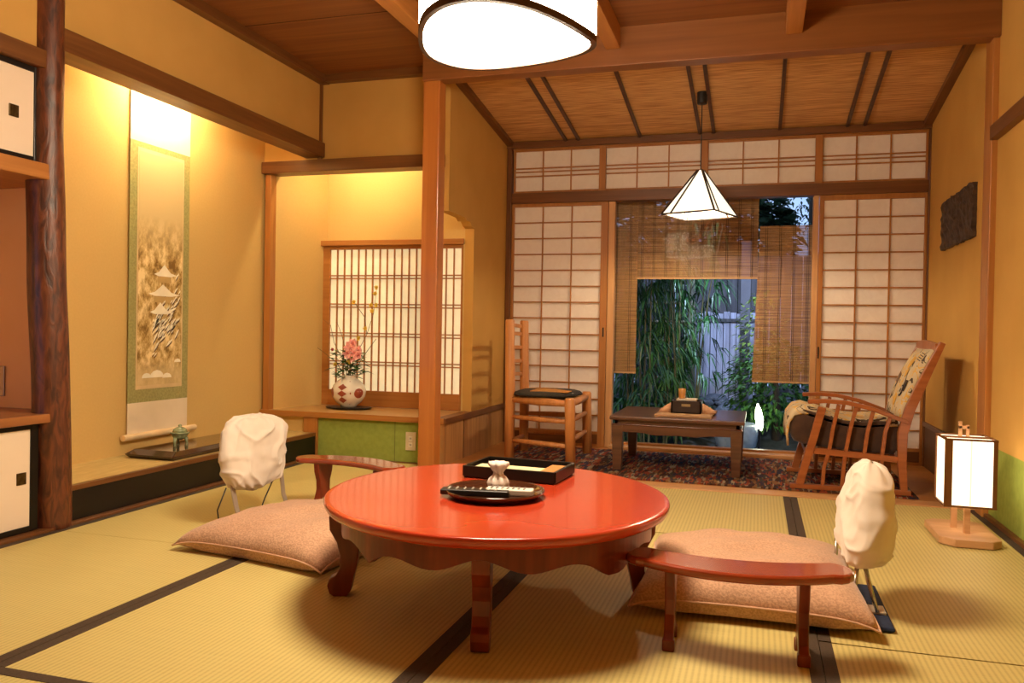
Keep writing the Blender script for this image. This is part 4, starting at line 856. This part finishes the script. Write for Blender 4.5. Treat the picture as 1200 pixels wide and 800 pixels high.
# ------------------------------------------------------------------ veranda pendant
PX, PY, PZ = -.372, 5.30, 1.605
t = thing('veranda_pendant', (PX, PY, PZ), 'small pyramid paper pendant lamp hanging before the garden window', 'pendant lamp')
cor = [Vector((PX + .25 * math.cos(math.radians(a)), PY + .25 * math.sin(math.radians(a)), PZ)) for a in (-66, 24, 114, 204)]
apx = [Vector((PX + .022 * math.cos(math.radians(a)), PY + .022 * math.sin(math.radians(a)), PZ + .285)) for a in (-66, 24, 114, 204)]
pglow = mat('pendant_paper', (.9, .85, .75), .8, emis=PEND, ecol=(1, .87, .64))
g = MB()
for i in range(4):
    j = (i + 1) % 4; g.quad(cor[i], cor[j], apx[j], apx[i])
g.quad(*apx)
o = g.build('paper_shade', pglow, t)
pf = mat('pendant_frame', (.03, .015, .008), .5)
g = MB()
for i in range(4):
    j = (i + 1) % 4
    g.tube([cor[i], apx[i]], .007, 4); g.tube([cor[i], cor[j]], .006, 4)
    o_ = (cor[i] - Vector((PX, PY, PZ))).normalized() * .002
    u0, u1 = .18, .35
    g.tube([cor[i].lerp(cor[j], u0) + o_, apx[i].lerp(apx[j], u1) + o_], .007, 4)
g.build('frame', pf, t)
MB().tube([(PX, PY, PZ + .285), (PX, PY, 2.32)], .0035, 6).build('cord', rope, t)
MB().lathe([(.0, 0), (.03, .002), (.032, .02), (.032, .075), (.0, .076)], (PX, PY, 2.308), 20).build('ceiling_hook_cover', rope, t)
MB().lathe([(.012, .10), (.028, .075), (.03, .05), (.018, .03), (.002, .024)], (PX, PY, PZ), 16).build('bulb', mat('bulb_glow', (1, .9, .7), .5, emis=330, ecol=(1, .78, .5)), t, smooth=True)

# ------------------------------------------------------------------ blinds outside
def blind(lb, xa, xb, z0, z1, y, skew=0):
    t = thing('bamboo_blind', ((xa + xb) / 2, y, z0), lb, 'blind', 'bamboo blinds outside the window')
    g = MB(); g.quad((xa - skew, y, z0), (xb, y, z0), (xb, y, z1), (xa, y, z1)); o = g.build('slats', blind_m, t)
    o.modifiers.new('thick', 'SOLIDIFY').thickness = .002
    g = MB(); n = max(2, int((xb - xa) / .085)); 
    for k in range(n):
        x = xa + (xb - xa) * (k + .5) / n
        for d in (-.006, .006): g.box(x + d - .0012, x + d + .0012, y - .004, y - .002, z0, z1)
    g.build('binding_threads', mat('blind_thread', (.10, .05, .02), .8), t)
    box('bottom_rod', lwood(0), (xa - skew, xb, y - .006, y + .006, z0 - .008, z0 + .006), t)
YBl = 6.17
blind('long narrow bamboo blind at the left of the garden window', -1.10, -.885, .555, 1.86, YBl)
blind('short wide bamboo blind half covering the middle of the window', -.90, -.015, 1.27, 1.86, YBl + .03)
blind('long bamboo blind at the right of the garden window', -.005, .375, .52, 1.645, YBl + .01, .035)
struct(box('trim_28', dwood(0), (-1.95, XR + .1, YW + .10, YW + .2, 1.86, 1.93)), 'outer lintel the bamboo blinds hang from', 'lintel')
# ------------------------------------------------------------------ garden
g = MB(); n = 30; gv = {}
def gz(x, y): return -.28 + .5 * min(max((y - 6.6) / 1.5, 0), 1) * 1.0 + .02 * noise.noise(Vector((x * 3, y * 3, 0)))
for i in range(n + 1):
    for j in range(n + 1):
        x, y = -4.5 + 7 * i / n, 6.1 + 4.5 * j / n; gv[i, j] = g.b.verts.new((x, y, gz(x, y)))
for i in range(n):
    for j in range(n): g.b.faces.new((gv[i, j], gv[i + 1, j], gv[i + 1, j + 1], gv[i, j + 1]))
struct(g.build('ground', mat('garden_soil', (.05, .055, .05), .9, (.02, .022, .018), (12, 12, 12), 5, .8)), 'dark garden soil outside the window', 'ground')
FY = 8.25
greyw = mat('weathered_boards', (.55, .55, .68), .8, (.34, .33, .42), (30, 30, 2), 5, .3)
greyd = mat('old_dark_boards', (.13, .12, .13), .85, (.06, .055, .06), (30, 30, 2), 5, .3)
t = thing('board_fence', (-.35, FY, .2), 'weathered grey vertical board fence at the back of the garden', 'fence')
for k in range(11):
    x = -.70 + k * .062; MB().box(x, x + .055, FY, FY + .02, .18, 1.08 - .01 * (k % 3)).build('board', greyw, t)
g = MB()
for k in range(36): g.box(-2.4 + k * .1, -2.4 + k * .1 + .094, FY + .05, FY + .07, .15, 1.62)
g.build('rear_boarding', greyd, t); box('rail', greyd, (-.72, .0, FY - .02, FY, .98, 1.01), t)
tag(MB().tube([(-.60, 7.9, .1), (-.605, 7.9, .8), (-.62, 7.9, 1.5)], [.038, .035, .03], 12).build('bamboo_pole', mat('pale_bamboo', (.33, .29, .20), .5, (.25, .22, .15), (5, 5, 9)), smooth=True), 'tall pale pole standing before the board fence', 'pole')
t = thing('lattice_fence', (-.9, 8.0, .2), 'low bamboo lattice fence left of the pale pole', 'fence')
g = MB()
for k in range(9): g.tube([(-1.08 + k * .055, 8.0, .1), (-1.08 + k * .055, 8.0, 1.25)], .012, 6)
g.build('uprights', greyd, t)
g = MB()
for k in range(6): g.tube([(-1.12, 7.98, .25 + k * .18), (-.6, 7.98, .25 + k * .18)], .014, 6)
g.build('cross_canes', mat('cane', (.30, .25, .16), .6), t)
tag(box('fence_post', mat('fence_post_wood', (.16, .15, .17), .8), (-.17, -.08, 8.1, 8.18, .1, 1.75)), 'dark square post rising at the right of the board fence', 'post')
# evergreen hedge mass behind everything
def leafcloud(nm, lb, c, rad, n, L_, w_, m, seed, droop=.3, ell=(1, 1, 1), trunk=None, cat='shrub', grp=None):
    rr_ = random.Random(seed); t = thing(nm, (c[0], c[1], gz(c[0], c[1])), lb, cat, grp)
    g = MB()
    for i in range(n):
        a, b_ = rr_.uniform(0, 2 * PI), math.acos(rr_.uniform(-1, 1)); k = rad * rr_.uniform(.45, 1)**.6
        d = Vector((math.sin(b_) * math.cos(a), math.sin(b_) * math.sin(a), math.cos(b_)))
        p_ = Vector(c) + Vector((d.x * ell[0], d.y * ell[1], d.z * ell[2])) * k
        dd = Vector((d.x + rr_.uniform(-.6, .6), d.y + rr_.uniform(-.6, .6), d.z * .5 + rr_.uniform(-.7, .5)))
        leaf(g, p_, dd, L_ * rr_.uniform(.6, 1.2), w_ * rr_.uniform(.7, 1.2), droop=droop)
    g.build('foliage', m, t)
    if trunk: MB().tube([(c[0] + trunk[0], c[1], gz(c[0], c[1]) - .02), (c[0] + trunk[0] * .6, c[1], c[2] - rad * .4), (c[0], c[1], c[2] + rad * .3 * ell[2])], [trunk[1], trunk[1] * .7, trunk[1] * .3], 8).build('trunk', mat('dark_bark', (.06, .04, .025), .9), t, smooth=True)
    return t
lf1 = mat('garden_leaf', (.07, .20, .025), .45, (.025, .09, .015), (6, 6, 6), 3, spec=.5)
lf2 = mat('palm_leaf', (.035, .15, .025), .4, (.012, .06, .012), (6, 6, 6), 3, spec=.6)
lf3 = mat('yellow_green_leaf', (.28, .36, .06), .5, (.12, .22, .04), (5, 5, 5), 3)
lf4 = mat('dark_hedge_leaf', (.02, .05, .015), .6, (.01, .025, .01), (5, 5, 5), 3)
leafcloud('evergreen_shrub', 'bushy evergreen shrub at the right of the window view, below the long blind', (.15, 7.35, .42), .44, 1500, .07, .02, lf1, 11, ell=(1, .7, .85), trunk=(.02, .05))
leafcloud('leafy_bush', 'loose light green bush climbing beside the dark fence post', (.02, 7.8, .80), .32, 420, .06, .018, lf3, 12, ell=(.7, .6, 1.5), trunk=(.02, .02))
leafcloud('tall_tree', 'tree crown with fine twigs against the dusk sky, upper right of the window', (.52, 10.1, 2.75), .95, 2600, .07, .014, lf4, 13, ell=(1.4, .6, .75), trunk=(.1, .07), cat='tree')
leafcloud('hedge_shrub', 'dark hedge bush behind the left part of the fence', (-1.85, 8.95, 1.8), 1.05, 3000, .17, .08, lf4, 14, ell=(1.0, .4, 1), trunk=(.1, .06))
leafcloud('hedge_shrub', 'dark hedge bush rising above the middle of the fence', (-.28, 8.85, 1.8), .68, 2600, .15, .07, lf4, 15, ell=(.9, .4, 1.1), trunk=(.05, .06))
leafcloud('hedge_shrub', 'dark hedge bush beyond the fence at the far right', (1.3, 9.0, 1.0), .8, 1000, .14, .05, lf4, 16, ell=(1.2, .5, 1.2), trunk=(.05, .06))
leafcloud('fern_clump', 'low fern clump with blue-green fronds behind the coffee table', (-.72, 7.2, .18), .26, 260, .13, .02, lf2, 17, droop=.6, ell=(1.3, .8, .6))
leafcloud('fern_clump', 'low leafy clump under the left blind', (-1.25, 7.0, .1), .34, 420, .14, .022, lf2, 18, droop=.6, ell=(1.2, .8, .9))
def bamboo(lb, x, y, h, n, seed, m, lean=.0, z0=None):
    rr_ = random.Random(seed); t = thing('bamboo_plant', (x, y, gz(x, y)), lb, 'bamboo plant', 'bamboo plants outside the window')
    g = MB(); gl = MB(); 
    for s_ in range(5):
        bx, by = x + rr_.uniform(-.10, .10), y + rr_.uniform(-.1, .1); ln = rr_.uniform(-.12, .12) + lean
        pts = [Vector((bx + ln * u * u, by - .05 * u, gz(x, y) - .02 + h * u)) for u in [i / 6 for i in range(7)]]
        g.tube(pts, [.010 - .001 * i for i in range(7)], 6)
        for k in range(n):
            u = rr_.uniform(.22, 1); i = min(int(u * 6), 5); p_ = pts[i].lerp(pts[i + 1], u * 6 - i)
            a = rr_.uniform(0, 2 * PI); b0 = Vector((math.cos(a), math.sin(a), rr_.uniform(-.1, .5))) * rr_.uniform(.03, .16)
            q = p_ + b0
            for l_ in range(4):
                aa = a + rr_.uniform(-1.1, 1.1); leaf(gl, q, Vector((math.cos(aa), math.sin(aa), rr_.uniform(-1.6, .1))), rr_.uniform(.10, .19), rr_.uniform(.007, .013), droop=.5)
    g.build('canes', mat('green_cane', (.16, .14, .05), .5), t); gl.build('foliage', m, t)
bamboo('bamboo plant with drooping leaves just right of the narrow left blind', -.93, 6.75, 1.75, 34, 21, lf2)
bamboo('bamboo plant with long leaves in the middle left of the window', -.74, 7.05, 1.8, 34, 22, lf1)
bamboo('bamboo plant behind, reaching up to the short blind', -.60, 7.4, 1.85, 26, 23, lf2, .1)
bamboo('bamboo plant hidden mostly behind the narrow left blind', -1.12, 7.2, 1.9, 22, 24, lf2)
# rocks
rk = mat('dark_garden_rock', (.16, .18, .22), .6, (.05, .055, .07), (9, 9, 9), 5, .8)
spots = []
rr_ = random.Random(5)
for i in range(46):
    if i < 30: x, y, r_ = rr_.uniform(-.6, .35), rr_.uniform(7.55, 8.1), rr_.uniform(.04, .09)
    else: x, y, r_ = rr_.uniform(-.55, .7), rr_.uniform(6.35, 7.0), rr_.uniform(.04, .08)
    spots.append((x, y, r_))
rock0 = []
for s_ in range(3):
    g = MB(); bmesh.ops.create_icosphere(g.b, subdivisions=3, radius=1)
    for v in g.b.verts: v.co = v.co * (1 + .28 * noise.noise(v.co * 1.3 + Vector((s_ * 5, 0, 0))) + .08 * noise.noise(v.co * 4)); v.co.z *= .68
    rock0.append(g.build('garden_rock', rk, smooth=True))
for i, (x, y, r_) in enumerate(spots):
    o = rock0[i] if i < 3 else rock0[i % 3].copy()
    if i >= 3: col.objects.link(o)
    o.location = (x, y, gz(x, y) + r_ * .35); o.scale = (r_ * 1.2, r_, r_); o.rotation_euler.z = i * 1.3
    far = y > 7.3
    tag(o, 'dark rounded rock in the heap before the board fence' if far else 'dark rounded rock in the garden bed just outside the window', 'rock', 'rocks in the heap before the fence' if far else 'rocks in the near garden bed')
tag(MB().lathe([(.2, -.05), (.26, .05), (.24, .10), (.1, .12), (.01, .12)], (-.28, 6.7, gz(-.28, 6.7)), 20, 1.2, .7).build('flat_stone', mat('pale_wet_stone2', (.42, .48, .50), .4, (.20, .24, .26), (9, 9, 9), 5, .6), smooth=True), 'flat pale wet stone seen between the coffee table legs', 'stone')
t = thing('stone_basin', (-.16, 7.0, gz(-.16, 7.0) + .04), 'pale blue-grey round stone water basin outside the window', 'stone basin')
MB().lathe([(.10, 0), (.16, .05), (.185, .16), (.18, .22), (.165, .235), (.13, .225), (.11, .16), (.02, .14)], (-.16, 7.0, gz(-.16, 7.0) + .04), 30, 1.0, 1).build('basin', mat('pale_wet_stone', (.42, .48, .50), .45, (.26, .30, .32), (14, 14, 14), 5, .4), t, smooth=True)
MB().lathe([(.125, .20), (.001, .2001)], (-.16, 7.0, gz(-.16, 7.0) + .04), 24, 1.0, 1).build('water', mat('basin_water', (.05, .08, .1), .03), t)
t = thing('garden_lamp', (.02, 6.95, gz(.02, 6.95)), 'small glowing white garden light low beside the shrub', 'garden lamp')
g = MB().loft([[(.02 + .032 * k * math.cos(a) + .12 * (.1 - z), 6.95 + .02 * k * math.sin(a), z + .075) for a in [2 * PI * i / 16 for i in range(16)]] for k, z in ((.3, .0), (.8, .04), (1, .10), (.7, .17), (.15, .22))]); g.build('shade', mat('garden_lamp_glow', (1, 1, .85), .5, emis=9, ecol=(1, 1, .72)), t, smooth=True)
MB().tube([(.02, 6.95, gz(.02, 6.95) - .01), (.025, 6.95, .09)], .010, 8).build('stake', black, t)
# unseen blue spot added to brighten the fence
ld = bpy.data.lights.new('fence_fill_spot', 'SPOT'); ld.energy = 160; ld.color = (.55, .68, 1); ld.spot_size = 1.5; ld.spot_blend = .8; ld.shadow_soft_size = .1
lo = bpy.data.objects.new('fence_fill_spot', ld); col.objects.link(lo); lo.location = (-.1, 6.6, 2.2)
lo.rotation_euler = (Vector((-.4, 8.2, .7)) - lo.location).to_track_quat('-Z', 'Y').to_euler()
